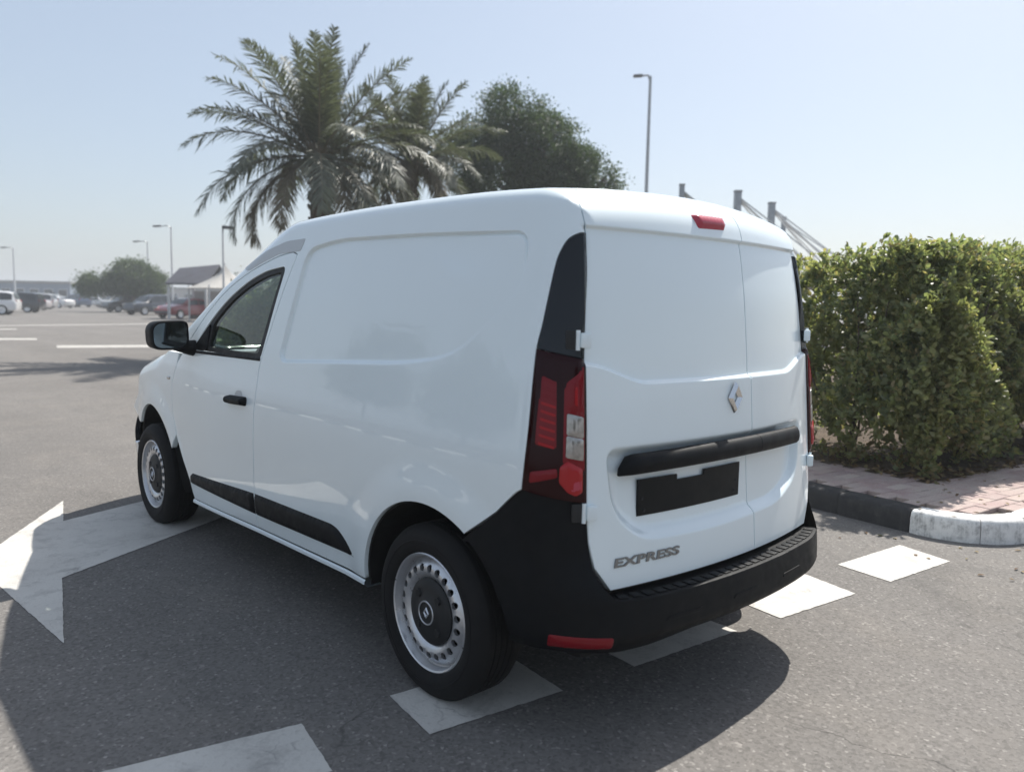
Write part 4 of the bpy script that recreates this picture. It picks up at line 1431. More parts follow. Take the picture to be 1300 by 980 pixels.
M['palm_bark'] = m_bark('palm_bark', (0.08, 0.058, 0.042), (0.21, 0.165, 0.125), 9)

def rand_unit(n):
    v = rng.normal(size=(n, 3)); return v/np.linalg.norm(v, axis=1)[:, None]
def leaves(C, D, L, W, fold=0.25, N=None):
    """folded leaf blades: centre of the base, direction, length, width -> verts, tris"""
    n = len(C)
    up = rand_unit(n) if N is None else N
    S = np.cross(D, up); S /= np.linalg.norm(S, axis=1)[:, None]+1e-9
    U = np.cross(S, D)
    L = np.broadcast_to(L, (n,))[:, None]; W = np.broadcast_to(W, (n,))[:, None]
    b = C; t = C+D*L-U*L*0.12
    m = C+D*L*0.52
    l = m+S*W*0.5+U*W*fold; r = m-S*W*0.5+U*W*fold
    V = np.stack([b, r, t, l], 1).reshape(-1, 3)
    i = np.arange(n)[:, None]*4
    T = np.concatenate([i+np.array([[0, 1, 2]]), i+np.array([[0, 2, 3]])], 1).reshape(-1, 3)
    return V, T
def hexleaf(C, D, N, L, W):
    """rounder leaf blades of six points, cupped"""
    n = len(C)
    S = np.cross(D, N); S /= np.linalg.norm(S, axis=1)[:, None]+1e-9
    U = np.cross(S, D)
    L = np.broadcast_to(L, (n,))[:, None]; W = np.broadcast_to(W, (n,))[:, None]
    pts = [C, C+D*L*0.35-S*W*0.46+U*W*0.12, C+D*L*0.75-S*W*0.40+U*W*0.10, C+D*L-U*L*0.10, C+D*L*0.75+S*W*0.40+U*W*0.10, C+D*L*0.35+S*W*0.46+U*W*0.12]
    V = np.stack(pts, 1).reshape(-1, 3)
    i = np.arange(n)[:, None]*6
    T = np.concatenate([i+np.array([q]) for q in ((0, 1, 2), (0, 2, 3), (0, 3, 4), (0, 4, 5))], 1).reshape(-1, 3)
    return V, T

# ------------------------------------------------------------------ hedge
def vnoise(p, f, seed):
    """cheap smooth 3-D value noise from a few sines"""
    r_ = np.random.default_rng(seed)
    out = 0
    for k in range(5):
        d = r_.normal(size=3)*f; ph = r_.uniform(0, 6.28)
        out = out+np.sin(p @ d+ph)
    return out/5
HL, HN = [], []
def face_clumps(n, fn, dens):
    pass
clC = []; clN = []
def hedge_pts(nside, gen, nrm):
    for _ in range(nside):
        clC.append(gen()); clN.append(nrm)
H_TOP = 1.81
a0, b0 = IN_A+0.12, IN_B+0.10
def top_z(a, b):
    return H_TOP-0.07*min(1, max(0, b-b0)/1.2)+0.07*min(1, max(0, a-a0-0.5)/1.5)+0.05*math.sin(a*2.1+0.5)+0.05*math.sin(b*1.7+a)+0.04*math.sin(a*5.3+b*4.1)
# surfaces: left face a=a0 (b0..12), near face b=b0 (a0..9), top
def add_face(n, f):
    for _ in range(n):
        p, nn = f(); clC.append(p); clN.append(nn)
def f_left():
    b = b0+random.random()**1.5*16; z = 0.18+random.random()*(top_z(a0, b)-0.18)
    d = 0.26*max(0, (z-1.15)/0.65)**2+0.07*math.sin(b*3.1+z*2)+0.07*math.sin(z*5+b*5)+0.05*math.sin(z*11+b*9)+0.16*max(0, (0.6-z))
    return (a0+d+random.uniform(0, 0.16), b, z), (-1, 0, 0.35)
def f_near():
    a = a0+random.random()**1.25*6.5; z = 0.18+random.random()*(top_z(a, b0)-0.18)
    d = 0.26*max(0, (z-1.15)/0.65)**2+0.07*math.sin(a*2.7+z*2)+0.07*math.sin(z*5+a*5)+0.05*math.sin(z*11+a*9)+0.16*max(0, (0.6-z))
    return (a, b0+d+random.uniform(0, 0.16), z), (0, -1, 0.35)
def f_top():
    if random.random() < 0.5:
        a = a0+0.25+random.random()*1.1; b = b0+0.2+random.random()**1.3*16
    else:
        a = a0+0.2+random.random()**1.2*6.5; b = b0+0.25+random.random()*1.1
    return (a, b, top_z(a, b)-random.uniform(-0.06, 0.10)), (0, 0, 1)
add_face(4000, f_left); add_face(4300, f_near); add_face(1500, f_top)
C_ = np.array(clC); N_ = np.array(clN, float)
# thin out towards the bottom and in patches
keep = rng.random(len(C_)) < np.clip(0.30+1.1*(C_[:, 2]-0.15)/0.9+0.25*vnoise(C_, 2.2, 3), 0.10, 1.0)
C_ = C_[keep]; N_ = N_[keep]
W_ = np.array([isl(a, b) for a, b, _ in C_])
C3 = np.c_[W_, C_[:, 2]]
N3 = N_[:, :1]*np.r_[AX, 0]+N_[:, 1:2]*np.r_[BX, 0]+N_[:, 2:3]*np.array([0, 0, 1.0])
N3 /= np.linalg.norm(N3, axis=1)[:, None]
kper = 20
CC = np.repeat(C3, kper, 0); NN = np.repeat(N3, kper, 0)
shoot = np.repeat(N3+rand_unit(len(N3))*0.55+np.array([0, 0, 0.45]), kper, 0)
shoot /= np.linalg.norm(shoot, axis=1)[:, None]
tpos = rng.random(len(CC))
base = CC+shoot*(tpos[:, None]*0.13-0.03)+rng.normal(0, 0.012, CC.shape)
D_ = shoot*(0.25+0.9*tpos[:, None])+rand_unit(len(CC))*0.85
D_ /= np.linalg.norm(D_, axis=1)[:, None]
Nl = shoot+rand_unit(len(CC))*0.5
Lf = rng.uniform(0.024, 0.066, len(CC))*np.repeat(rng.uniform(0.75, 1.15, len(C3)), kper)
V, T = hexleaf(base, D_, Nl, Lf, Lf*rng.uniform(0.50, 0.64, len(CC)))
# deeper, shaded foliage that closes the hedge
ni = 2600
ia = np.where(rng.random(ni) < 0.55, a0+0.38+rng.random(ni)**1.2*6.3, a0+0.38+rng.random(ni)*0.5)
ib = np.where(ia > a0+0.9, b0+0.38+rng.random(ni)*0.5, b0+0.38+rng.random(ni)**1.4*15)
iz = 0.35+rng.random(ni)**0.8*1.25
wi_ = np.array([isl(a, b) for a, b in zip(ia, ib)])
ci = np.repeat(np.c_[wi_, iz], 9, 0)+rng.normal(0, 0.09, (ni*9, 3))
Vi, Ti = hexleaf(ci, rand_unit(ni*9), rand_unit(ni*9), rng.uniform(0.07, 0.12, ni*9), rng.uniform(0.045, 0.07, ni*9))
Ti = Ti+len(V); V = np.vstack([V, Vi]); T = np.vstack([T, Ti])
hedge = empty('hedge', (*isl(a0, b0), 0.15))
tag(hedge, 'tall leafy green hedge filling the island behind the van', 'hedge')
fo_ = mesh_obj('foliage', V, T, M['hedge_leaf'], hedge, True); fo_['kind'] = 'stuff'
# tips standing above the clipped top
n = 210
tp = [((a0+random.random()**1.2*6.2), b0+random.random()*1.0) if random.random() < 0.7 else (a0+random.random(), b0+random.random()*4) for _ in range(n)]
vs = []; ts = []; bb = 0
for a, b in tp:
    w = isl(a, b); z = top_z(a, b)
    hgt = random.uniform(0.05, 0.20)
    k = int(6+hgt*40)
    t_ = np.linspace(0, 1, k)
    lean = np.array([random.uniform(-0.3, 0.3), random.uniform(-0.3, 0.3), 1.0])
    c = np.array([w[0], w[1], z-0.02])+t_[:, None]*lean*hgt
    d = rand_unit(k)*0.9+np.array([0, 0, 0.6]); d /= np.linalg.norm(d, axis=1)[:, None]
    v, t = hexleaf(c, d, rand_unit(k)+np.array([0, 0, 1.0]), rng.uniform(0.04, 0.07, k), rng.uniform(0.02, 0.035, k))
    vs.append(v); ts.append(t+bb); bb += len(v)
o = mesh_obj('shoot_tips', np.vstack(vs), np.vstack(ts), M['hedge_leaf'], hedge, True); o['kind'] = 'stuff'
# stems and twigs seen through the bare foot of the hedge
for i in range(26):
    if i < 14: a, b = a0+0.22+random.uniform(0, 0.35)+i*0.36*(i > 0), b0+0.25+random.uniform(0, 0.25)
    else: a, b = a0+0.22+random.uniform(0, 0.25), b0+0.3+(i-13)*0.55
    w = isl(a, b)
    mb = MB()
    for k in range(random.randint(2, 4)):
        p = Vector((w[0]+random.uniform(-0.05, 0.05), w[1]+random.uniform(-0.05, 0.05), 0.10))
        pts = [p]
        dx, dy = random.uniform(-0.35, 0.35), random.uniform(-0.35, 0.35)
        for j in range(5):
            p = p+Vector((dx*0.25+random.uniform(-0.04, 0.04), dy*0.25+random.uniform(-0.04, 0.04), 0.27)); pts.append(p)
        r0 = random.uniform(0.010, 0.020)
        mb.tube(pts, [r0*(1-0.13*j) for j in range(6)], 6)
        for j in range(1, 5):
            for _ in range(2):
                e = pts[j]+Vector((random.uniform(-0.25, 0.25), random.uniform(-0.25, 0.25), random.uniform(0.08, 0.25)))
                mb.tube([pts[j], (pts[j]+e)/2+Vector((0, 0, 0.02)), e], [r0*0.5, r0*0.35, r0*0.2], 5)
    mb.build('stem', M['bark'], hedge)
# dead leaves and litter on the soil
n = 2600
aa = np.where(rng.random(n) < 0.6, IN_A+rng.random(n)**1.5*6.0, IN_A+rng.random(n)*0.9)
bb_ = np.where(aa > IN_A+0.9, IN_B+rng.random(n)**1.4*1.2, IN_B+rng.random(n)**1.2*5)
w = np.array([isl(a, b) for a, b in zip(aa, bb_)])
c = np.c_[w, 0.150+rng.random(n)*0.02]
d = np.c_[rng.normal(size=(n, 2)), rng.normal(size=n)*0.25]; d /= np.linalg.norm(d, axis=1)[:, None]
V, T = hexleaf(c, d, np.tile([0, 0, 1.0], (n, 1))+rand_unit(n)*0.5, rng.uniform(0.03, 0.065, n), rng.uniform(0.018, 0.035, n))
o = mesh_obj('leaf_litter', V, T, M['dead_leaf'], None, True)
tag(o, 'fallen dry leaves lying on the soil under the hedge', 'leaves', kind='stuff')
n = 70
aa = rng.uniform(-0.5, 2.2, n); bb_ = rng.uniform(-0.35, 0.8, n)
w = np.array([isl(a, b) for a, b in zip(aa, bb_)])
onp = (aa > 0.02) & (bb_ > 0.02)
c = np.c_[w, np.where(onp, 0.152, 0.006)]
d = np.c_[rng.normal(size=(n, 2)), rng.normal(size=n)*0.1]; d /= np.linalg.norm(d, axis=1)[:, None]
V, T = hexleaf(c, d, np.tile([0, 0, 1.0], (n, 1)), rng.uniform(0.02, 0.05, n), rng.uniform(0.012, 0.025, n))
o = mesh_obj('stray_leaves', V, T, M['dead_leaf'], None, True)
tag(o, 'a few dry leaves scattered over pavers and road by the kerb', 'leaves', kind='stuff')
# ------------------------------------------------------------------ trees
def palm(loc, zc, rad, nf, seed, label, tilt=0.0, lean=(0, 0)):
    r_ = random.Random(seed); rn = np.random.default_rng(seed)
    root = empty('palm_tree', (loc[0], loc[1], 0.12))
    tag(root, label, 'palm tree', 'date palms on the island')
    # trunk with rows of old leaf bases
    mb = MB()
    pts = []; rads = []
    n = 26
    for i in range(n+1):
        t = i/n
        pts.append((loc[0]+lean[0]*(t-1)**2, loc[1]+lean[1]*(t-1)**2, 0.10+(zc-0.12)*t)); rads.append(0.25-0.06*t+(0.015 if i % 2 else 0)+0.05*max(0, t-0.85)/0.15)
    mb.tube(pts, rads, 14)
    for k in range(150):
        t = r_.random()**0.8*0.94+0.03; a = k*2.4
        z = 0.1+(zc-0.12)*t; rr = 0.25-0.06*t
        c = Vector((loc[0]+lean[0]*(t-1)**2+rr*math.cos(a), loc[1]+lean[1]*(t-1)**2+rr*math.sin(a), z))
        o_ = Vector((math.cos(a), math.sin(a), 0.9)).normalized()
        mb.tube([c-o_*0.05, c+o_*0.10], [0.06, 0.03], 5)
    mb.build('trunk', M['palm_bark'], root)
    for k in range(nf):
        t = (k+0.5)/nf
        az = k*2.399963+r_.uniform(-0.25, 0.25)
        el = R(88-116*t**0.95+r_.uniform(-7, 7))
        L = rad*r_.uniform(0.88, 1.12)*(0.86+0.25*math.sin(math.pi*t))
        droop = 0.22+1.25*t+r_.uniform(-0.12, 0.12)
        dry = t > 0.86
        if t > 0.70 and k % 5 < 1: continue
        ns = 22
        h = Vector((math.cos(az), math.sin(az), 0))
        p = Vector((loc[0], loc[1], zc))+h*0.10
        path = [p.copy()]
        e = el
        for i in range(ns):
            e -= droop*1.5/ns*(0.25+1.2*(i/ns)**1.3)
            p = p+(h*math.cos(e)+Vector((0, 0, 1))*math.sin(e))*(L/ns)
            path.append(p.copy())
        A = np.array([tuple(q) for q in path])
        T = np.gradient(A, axis=0); T /= np.linalg.norm(T, axis=1)[:, None]
        side = np.array([-math.sin(az), math.cos(az), 0.0])
        N = np.cross(side, T); N *= np.sign(N[:, 2:3]+1e-6)*0+1
        N = np.cross(T, side)
        # leaflets
        nl = 84
        tt = np.linspace(0.12, 1.0, nl)
        ii = tt*ns
        C = np.stack([np.interp(ii, np.arange(ns+1), A[:, j]) for j in range(3)], 1)
        Tt = np.stack([np.interp(ii, np.arange(ns+1), T[:, j]) for j in range(3)], 1)
        Nt = np.stack([np.interp(ii, np.arange(ns+1), N[:, j]) for j in range(3)], 1)
        ll = L*0.19*np.sin(math.pi*np.clip(0.18+0.80*tt, 0, 1))**0.7+0.06
        Vs = []; Ts = []; b = 0
        for sg in (-1, 1):
            D = Tt*rn.uniform(0.55, 0.9, (nl, 1))+sg*side*0.75+Nt*rn.uniform(-0.10, 0.42, (nl, 1))+rn.normal(0, 0.14, (nl, 3))
            D /= np.linalg.norm(D, axis=1)[:, None]
            w = 0.030*np.ones(nl)
            u = np.cross(D, Tt); u /= np.linalg.norm(u, axis=1)[:, None]+1e-9
            S = np.cross(u, D)
            l_ = (ll*rn.uniform(0.85, 1.1, nl))[:, None]; w = w[:, None]
            drp = np.array([0, 0, -1.0])*l_*(0.08+0.55*t)
            q = [C-S*w*0.35, C+S*w*0.35, C+D*l_*0.55+S*w*0.5+drp*0.35, C+D*l_*0.55-S*w*0.5+drp*0.35, C+D*l_+drp]
            V = np.stack(q, 1).reshape(-1, 3); i0 = np.arange(nl)[:, None]*5
            Tr = np.concatenate([i0+np.array([x]) for x in ((0, 1, 2), (0, 2, 3), (3, 2, 4))], 1).reshape(-1, 3)
            Vs.append(V); Ts.append(Tr+b); b += len(V)
        fr = mesh_obj('frond', np.vstack(Vs), np.vstack(Ts), M['palm_dry' if dry else 'palm_leaf'], root, True)
        MB().tube([tuple(q) for q in path[::2]], [max(0.006, 0.032*(1-i/len(path[::2]))) for i in range(len(path[::2]))], 5).build('rachis', M['palm_dry'], fr)
    return root
palm((7.17, 16.18), 4.85, 2.95, 52, 3, 'taller date palm with wide crown, left of the pair behind the van')
palm((10.65, 17.35), 5.35, 2.35, 48, 9, 'smaller date palm between the tall palm and the leafy tree', lean=(0.3, 0.2))

def leafy_tree(name, label, loc, lobes, nleaf, leaf, mat, trunk_h, trunk_r, seed, group=None, base_z=0.0, cat='tree'):
    r_ = random.Random(seed); rn = np.random.default_rng(seed)
    root = empty(name, (loc[0], loc[1], base_z))
    tag(root, label, cat, group)
    mb = MB()
    top = Vector((loc[0], loc[1], trunk_h))
    mb.tube([(loc[0], loc[1], base_z-0.05), (loc[0]+0.1, loc[1]+0.05, trunk_h*0.5), tuple(top)], [trunk_r*1.25, trunk_r, trunk_r*0.8], 10)
    for (c, rr) in lobes:
        c = Vector(c)
        m = top.lerp(c, 0.5)+Vector((r_.uniform(-.2, .2), r_.uniform(-.2, .2), -0.15))
        mb.tube([top-Vector((0, 0, 0.2)), m, c], [trunk_r*0.6, trunk_r*0.4, trunk_r*0.18], 7)
        for _ in range(7):
            d = Vector(rn.normal(size=3)).normalized(); d.z = abs(d.z)*0.8-0.15
            e = c+d*rr*0.85
            mb.tube([c.lerp(top, 0.15), c.lerp(e, 0.5)+Vector((0, 0, 0.08)), e], [trunk_r*0.2, trunk_r*0.11, trunk_r*0.04], 5)
    mb.build('trunk', M['bark'], root)
    tot = sum(rr**2.2 for _, rr in lobes)
    Cs = []; Os = []
    for (c, rr) in lobes:
        k = int(nleaf*rr**2.2/tot/22)+1
        d = rn.normal(size=(k, 3)); d /= np.linalg.norm(d, axis=1)[:, None]
        rad = rr*(0.45+0.62*rn.random(k)**0.55)*(1+0.16*vnoise(d, 4.0, seed+3))
        Cs.append(np.array(c)+d*rad[:, None]*np.array([1, 1, 0.88])); Os.append(d)
    C = np.vstack(Cs); O = np.vstack(Os)
    ke = vnoise(C, 1.9, seed+7) > -0.30
    C = C[ke]; O = O[ke]
    CC = np.repeat(C, 22, 0); OO = np.repeat(O, 22, 0)
    spread = np.repeat(rn.uniform(0.6, 1.4, len(C)), 22)[:, None]*leaf*1.5
    P = CC+rn.normal(size=CC.shape)*spread*np.array([1, 1, 0.75])
    D = OO*0.5+rand_unit(len(CC)); D /= np.linalg.norm(D, axis=1)[:, None]
    L = leaf*rn.uniform(0.7, 1.25, len(CC))
    V, T = leaves(P, D, L, L*0.55)
    o = mesh_obj('crown', V, T, mat, root, True)
    o['kind'] = 'stuff'
    return root
leafy_tree('leafy_tree', 'dark round-crowned tree right of the palms, behind the van roof', (16.6, 18.0),
           [((15.7, 18.7, 7.35), 1.35), ((14.9, 19.3, 6.9), 0.95), ((14.45, 19.5, 6.1), 1.1), ((16.3, 18.0, 6.5), 1.45), ((17.35, 17.1, 5.85), 1.0), ((17.9, 16.6, 5.5), 0.75), ((15.4, 18.8, 5.4), 1.5), ((16.8, 17.7, 4.9), 1.5)],
           100000, 0.095, M['tree_leaf'], 4.0, 0.20, 5, base_z=0.12)
leafy_tree('leafy_tree', 'round green tree beyond the far parked cars at the left', (21.9, 80.1),
           [((22.0, 80.0, 3.4), 1.75), ((20.6, 80.8, 2.7), 1.2), ((23.3, 79.5, 2.8), 1.45), ((18.8, 82.0, 2.5), 1.1)], 30000, 0.20, M['far_leaf'], 1.6, 0.25, 8)
for i, (x, y, s) in enumerate(((5.6, 12.6, 0.75), (7.6, 13.6, 0.9), (8.9, 14.6, 0.8), (5.95, 17.9, 0.65), (6.55, 18.2, 1.0), (7.1, 18.3, 1.3))):
    leafy_tree('shrub', ['low green shrub seen through the van window, nearest the hedge end', 'green shrub seen through the van window before the tall palm', 'green shrub seen through the van window between the palms', 'low shrub at the far left of the van window view', 'taller shrub in the middle of the van window view', 'tallest shrub at the right of the van window view'][i], (x, y),
               [((x, y, s*0.9), s*0.8), ((x+0.4, y+0.2, s*0.7), s*0.6)], 5000, 0.12, M['hedge_leaf'], 0.4, 0.04, 20+i, 'shrubs on the island', 0.12, 'shrub')
# lawn beyond the hedge
def m_lawn():
    t = NT('lawn_soil')
    t.set(Base_Color=t.ramp(t.noise(4, 7, 0.7), [(0.3, (0.06, 0.085, 0.025)), (0.7, (0.12, 0.15, 0.045))]), Roughness=0.95)
    return t.m
lw = sheet('lawn', [isl(0.95, 12.2), isl(17.9, 12.2), isl(17.9, 23.1), isl(0.95, 23.1)], 0.190, m_lawn())
lw['kind'] = 'structure'
n = 22000
ab = np.c_[rng.uniform(1.0, 9.5, n), rng.uniform(12.3, 20, n)]
w = np.array([isl(a, b) for a, b in ab])
D = rand_unit(n)*0.5+np.array([0, 0, 1.0]); D /= np.linalg.norm(D, axis=1)[:, None]
V, T = leaves(np.c_[w, np.full(n, 0.185)], D, rng.uniform(0.06, 0.12, n), 0.02)
o = mesh_obj('grass', V, T, M['far_leaf'], None, True)
tag(o, 'short grass on the island beyond the hedge', 'grass', kind='stuff')

# ------------------------------------------------------------------ lamp posts
M['galv'] = plain('galvanised_steel', (0.33, 0.34, 0.35), 0.45, metal=0.6, var=0.15, scale=6)
M['pale_steel'] = plain('pale_painted_steel', (0.55, 0.56, 0.57), 0.5, var=0.1, scale=4)
M['dark_metal'] = plain('dark_painted_metal', (0.06, 0.06, 0.065), 0.5)
def lamp_post(x, y, h, r, arm, label, heads=1):
    root = empty('street_lamp', (x, y, 0)); tag(root, label, 'street lamp', 'street lamps round the car park')
    MB().box((x, y, 0.15), (0.45, 0.45, 0.3), None, 0.02).build('base', M['pale_steel'], root)
    MB().tube([(x, y, 0.2), (x, y, h*0.5), (x, y, h)], [r, r*0.82, r*0.6], 10).build('pole', M['galv' if h > 10 else 'pale_steel'], root)
    d = Vector(arm); dn = d.normalized()
    MB().tube([(x, y, h-0.25), Vector((x, y, h))+d*0.25+Vector((0, 0, 0.05)), Vector((x, y, h))+d], [r*0.5, r*0.45, r*0.4], 8).build('arm', M['galv'], root)
    e = Vector((x, y, h))+d*1.25
    a = math.atan2(dn.y, dn.x)
    MB().box(e, (max(0.5, d.length*0.7), 0.28, 0.14), Matrix.Rotation(a, 3, 'Z') @ Matrix.Rotation(R(4), 3, 'Y'), 0.04).build('lamp_head', M['dark_metal'], root)
    return root
RV = Vector((0.738, -0.675, 0))
lamp_post(32.9, 26.52, 14.0, 0.13, -RV*0.55, 'tall grey lamp post right of the leafy tree')
lamp_post(20.42, 64.79, 7.2, 0.09, -RV*0.9, 'lamp post with curved arm beside the dark pitched roof')
lamp_post(24.79, 84.41, 7.2, 0.09, -RV*0.9, 'lamp post in front of the round far tree')
lamp_post(11.98, 33.79, 4.6, 0.06, RV*0.2, 'lamp post rising behind the drooping left fronds of the palm')
lamp_post(16.91, 106.9, 7.0, 0.12, -RV*0.9, 'far lamp post at the left edge of the picture')

# ------------------------------------------------------------------ tensile carport masts
M['fabric'] = plain('shade_fabric', (0.40, 0.385, 0.36), 0.85, var=0.08, scale=2)
def carport(x, y, h, label, w=0.24, ext=1.0):
    root = empty('carport', (x, y, 0)); tag(root, label, 'carport', 'carports beyond the hedge')
    o = Vector((x, y, 0))
    MB().box((x, y, h/2), (w, w, h), Matrix.Rotation(math.atan2(RV.y, RV.x), 3, 'Z'), 0.015).build('mast', M['galv'], root)
    MB().box(o+Vector((0, 0, h+0.03)), (w*1.15, w*1.15, 0.06), Matrix.Rotation(math.atan2(RV.y, RV.x), 3, 'Z'), 0.01).build('mast_cap', M['galv'], root)
    f = Vector((0.675, 0.738, 0))
    for k, s in enumerate((-1.6, 0.0, 1.6)):
        e = o+RV*3.4*ext+f*s+Vector((0, 0, 2.55))
        MB().tube([o+Vector((0, 0, h-0.15-0.05*k)), e], 0.045 if k == 1 else 0.03, 6).build('stay', M['pale_steel'], root)
    MB().tube([o+Vector((0, 0, h-1.0)), o+RV*1.7*ext+Vector((0, 0, 2.75))], 0.025, 6).build('stay', M['pale_steel'], root)
    vs = []; fs = []
    for i in range(9):
        for j in range(9):
            u, v = i/8, j/8*2-1
            sag = 0.18*math.sin(math.pi*u)*(1-v*v)
            vs.append(tuple(o+RV*(0.2+3.4*u)*ext+f*2.2*v+Vector((0, 0, 2.50-sag+0.04*u))))
    for i in range(8):
        for j in range(8):
            fs.append((i*9+j, i*9+j+1, i*9+j+10, i*9+j+9))
    MB().add(vs, fs).build('canopy', M['fabric'], root)
carport(21.10, 15.61, 5.72, 'carport mast just right of the tall lamp post, above the van roof', 0.17)
carport(23.44, 14.81, 5.68, 'carport mast second from the lamp post, above the van door split', 0.24)
carport(26.67, 15.27, 5.62, 'carport mast third from the lamp post, thick and square', 0.24)
carport(30.84, 17.03, 5.55, 'carport mast nearest the hedge with a long sloping stay', 0.18, 1.1)

# ------------------------------------------------------------------ far buildings and tents
M['wall_pale'] = plain('pale_render', (0.42, 0.40, 0.38), 0.85, var=0.1, scale=0.6)
M['wall_blue'] = plain('bluish_cladding', (0.22, 0.26, 0.32), 0.6, var=0.1, scale=0.4)
M['roof_dark'] = plain('dark_roof_sheet', (0.055, 0.055, 0.068), 0.6, var=0.15, scale=1)
M['pane'] = plain('dark_window', (0.03, 0.035, 0.04), 0.12)
M['roof_grey'] = plain('grey_roof_sheet', (0.30, 0.29, 0.28), 0.7, var=0.1, scale=0.5)
def frame_on(root_loc, ang):
    c, s = math.cos(ang), math.sin(ang)
    return lambda u, v, z: (root_loc[0]+c*u-s*v, root_loc[1]+s*u+c*v, z)
FA = math.atan2(RV.y, RV.x)
def low_building(x, y, w, d, h, label, wallm, roofm, nwin, name='building'):
    root = empty(name, (x, y, 0)); tag(root, label, 'building')
    rot = Matrix.Rotation(FA, 3, 'Z'); o = Vector((x, y, 0))
    at_ = lambda u, v, z: o+rot @ Vector((u, v, z))
    MB().box(at_(0, 0, h/2), (w, d, h), rot).build('wall', wallm, root, smooth=False)
    MB().box(at_(0, 0, h+0.2), (w+0.5, d+0.5, 0.4), rot).build('roof', roofm, root, smooth=False)
    for i in range(nwin):
        u = -w/2+(i+0.5)*w/nwin
        wd = MB().box(at_(u, -d/2-0.03, h*0.55), (w/nwin*0.62, 0.10, h*0.4), rot).build('window', M['pale_steel'], root, smooth=False)
        MB().box(at_(u, -d/2-0.07, h*0.55), (w/nwin*0.54, 0.10, h*0.33), rot).build('pane', M['pane'], wd, smooth=False)
    MB().box(at_(w*0.31, -d/2-0.04, 1.05), (1.2, 0.12, 2.1), rot).build('door', M['dark_metal'], root, smooth=False)
low_building(29.5, 158, 17, 10, 3.6, 'long low bluish building at the left horizon', M['wall_blue'], M['roof_grey'], 7)
low_building(44, 172, 17, 10, 3.0, 'low pale building behind the far parked cars', M['wall_pale'], M['wall_blue'], 6)
low_building(62, 165, 20, 10, 3.4, 'low pale building partly behind the round far tree', M['wall_pale'], M['roof_grey'], 6)
low_building(70, 128, 26, 10, 3.2, 'pale block behind the tents right of the far tree', M['wall_pale'], M['roof_grey'], 8)
# shelter with a dark pitched roof
root = empty('roofed_shelter', (18.6, 55.0, 0)); tag(root, 'open shelter with a dark pitched roof left of the pale tents', 'shelter')
rot = Matrix.Rotation(FA, 3, 'Z'); o0 = Vector((18.7, 55.0, 0))
at_ = lambda u, v, z: o0+rot @ Vector((u, v, z))
vs = [at_(-1.25, -2.2, 2.35), at_(1.6, -2.2, 2.35), at_(1.6, 0.2, 3.75), at_(-1.25, 0.2, 3.45), at_(-1.25, 2.4, 2.35), at_(1.6, 2.4, 2.35)]
vs += [v+Vector((0, 0, 0.12)) for v in vs]
fs = [(0, 1, 2, 3), (3, 2, 5, 4), (6, 9, 8, 7), (9, 10, 11, 8), (0, 6, 7, 1), (1, 7, 8, 2), (2, 8, 11, 5), (5, 11, 10, 4), (4, 10, 9, 3), (3, 9, 6, 0)]
MB().add(vs, fs).build('roof', M['roof_dark'], root, smooth=False)
for u in (-1.1, 1.45):
    for v in (-2.0, 2.2):
        MB().box(at_(u, v, 1.2), (0.14, 0.14, 2.4), rot).build('post', M['pale_steel'], root, smooth=False)
MB().box(at_(0.2, 2.1, 1.0), (2.4, 0.1, 2.0), rot).build('back_wall', M['wall_pale'], root, smooth=False)
# pale tents
def tent(x, y, label, s=1.0):
    root = empty('shade_tent', (x, y, 0)); tag(root, label, 'shade tent', 'pale shade tents behind the parked cars')
    o = Vector((x, y, 0))
    n = 4; vs = []; fs = []
    m = 9
    for i in range(m):
        t = i/(m-1)
        rr = (0.08+2.0*t)*s; z = 3.55-1.45*t**0.55
        for k in range(16):
            a = 2*math.pi*k/16+R(20)
            q = rr/max(abs(math.cos(a)), abs(math.sin(a)))*(0.94 if k % 2 else 1.0)
            vs.append((x+q*math.cos(a), y+q*math.sin(a), z))
    for i in range(m-1):
        for k in range(16):
            fs.append((i*16+k, (i+1)*16+k, (i+1)*16+(k+1) % 16, i*16+(k+1) % 16))
    MB().add(vs, fs).build('canopy', M['fabric'], root)
    for dx, dy in ((1, 1), (-1, 1), (1, -1), (-1, -1)):
        MB().tube([(x+dx*1.7*s, y+dy*1.7*s, 0), (x+dx*1.7*s, y+dy*1.7*s, 2.3)], 0.05, 6).build('post', M['pale_steel'], root)
    MB().tube([(x, y, 2.2), (x, y, 3.75)], 0.05, 6).build('finial', M['pale_steel'], root)
tent(18.3, 49.0, 'pale pointed shade tent nearest the dark pitched roof')
tent(20.6, 47.0, 'pale shade tent in the middle of the row behind the windscreen pillar')
tent(22.9, 45.0, 'pale shade tent farthest right, mostly behind the van')

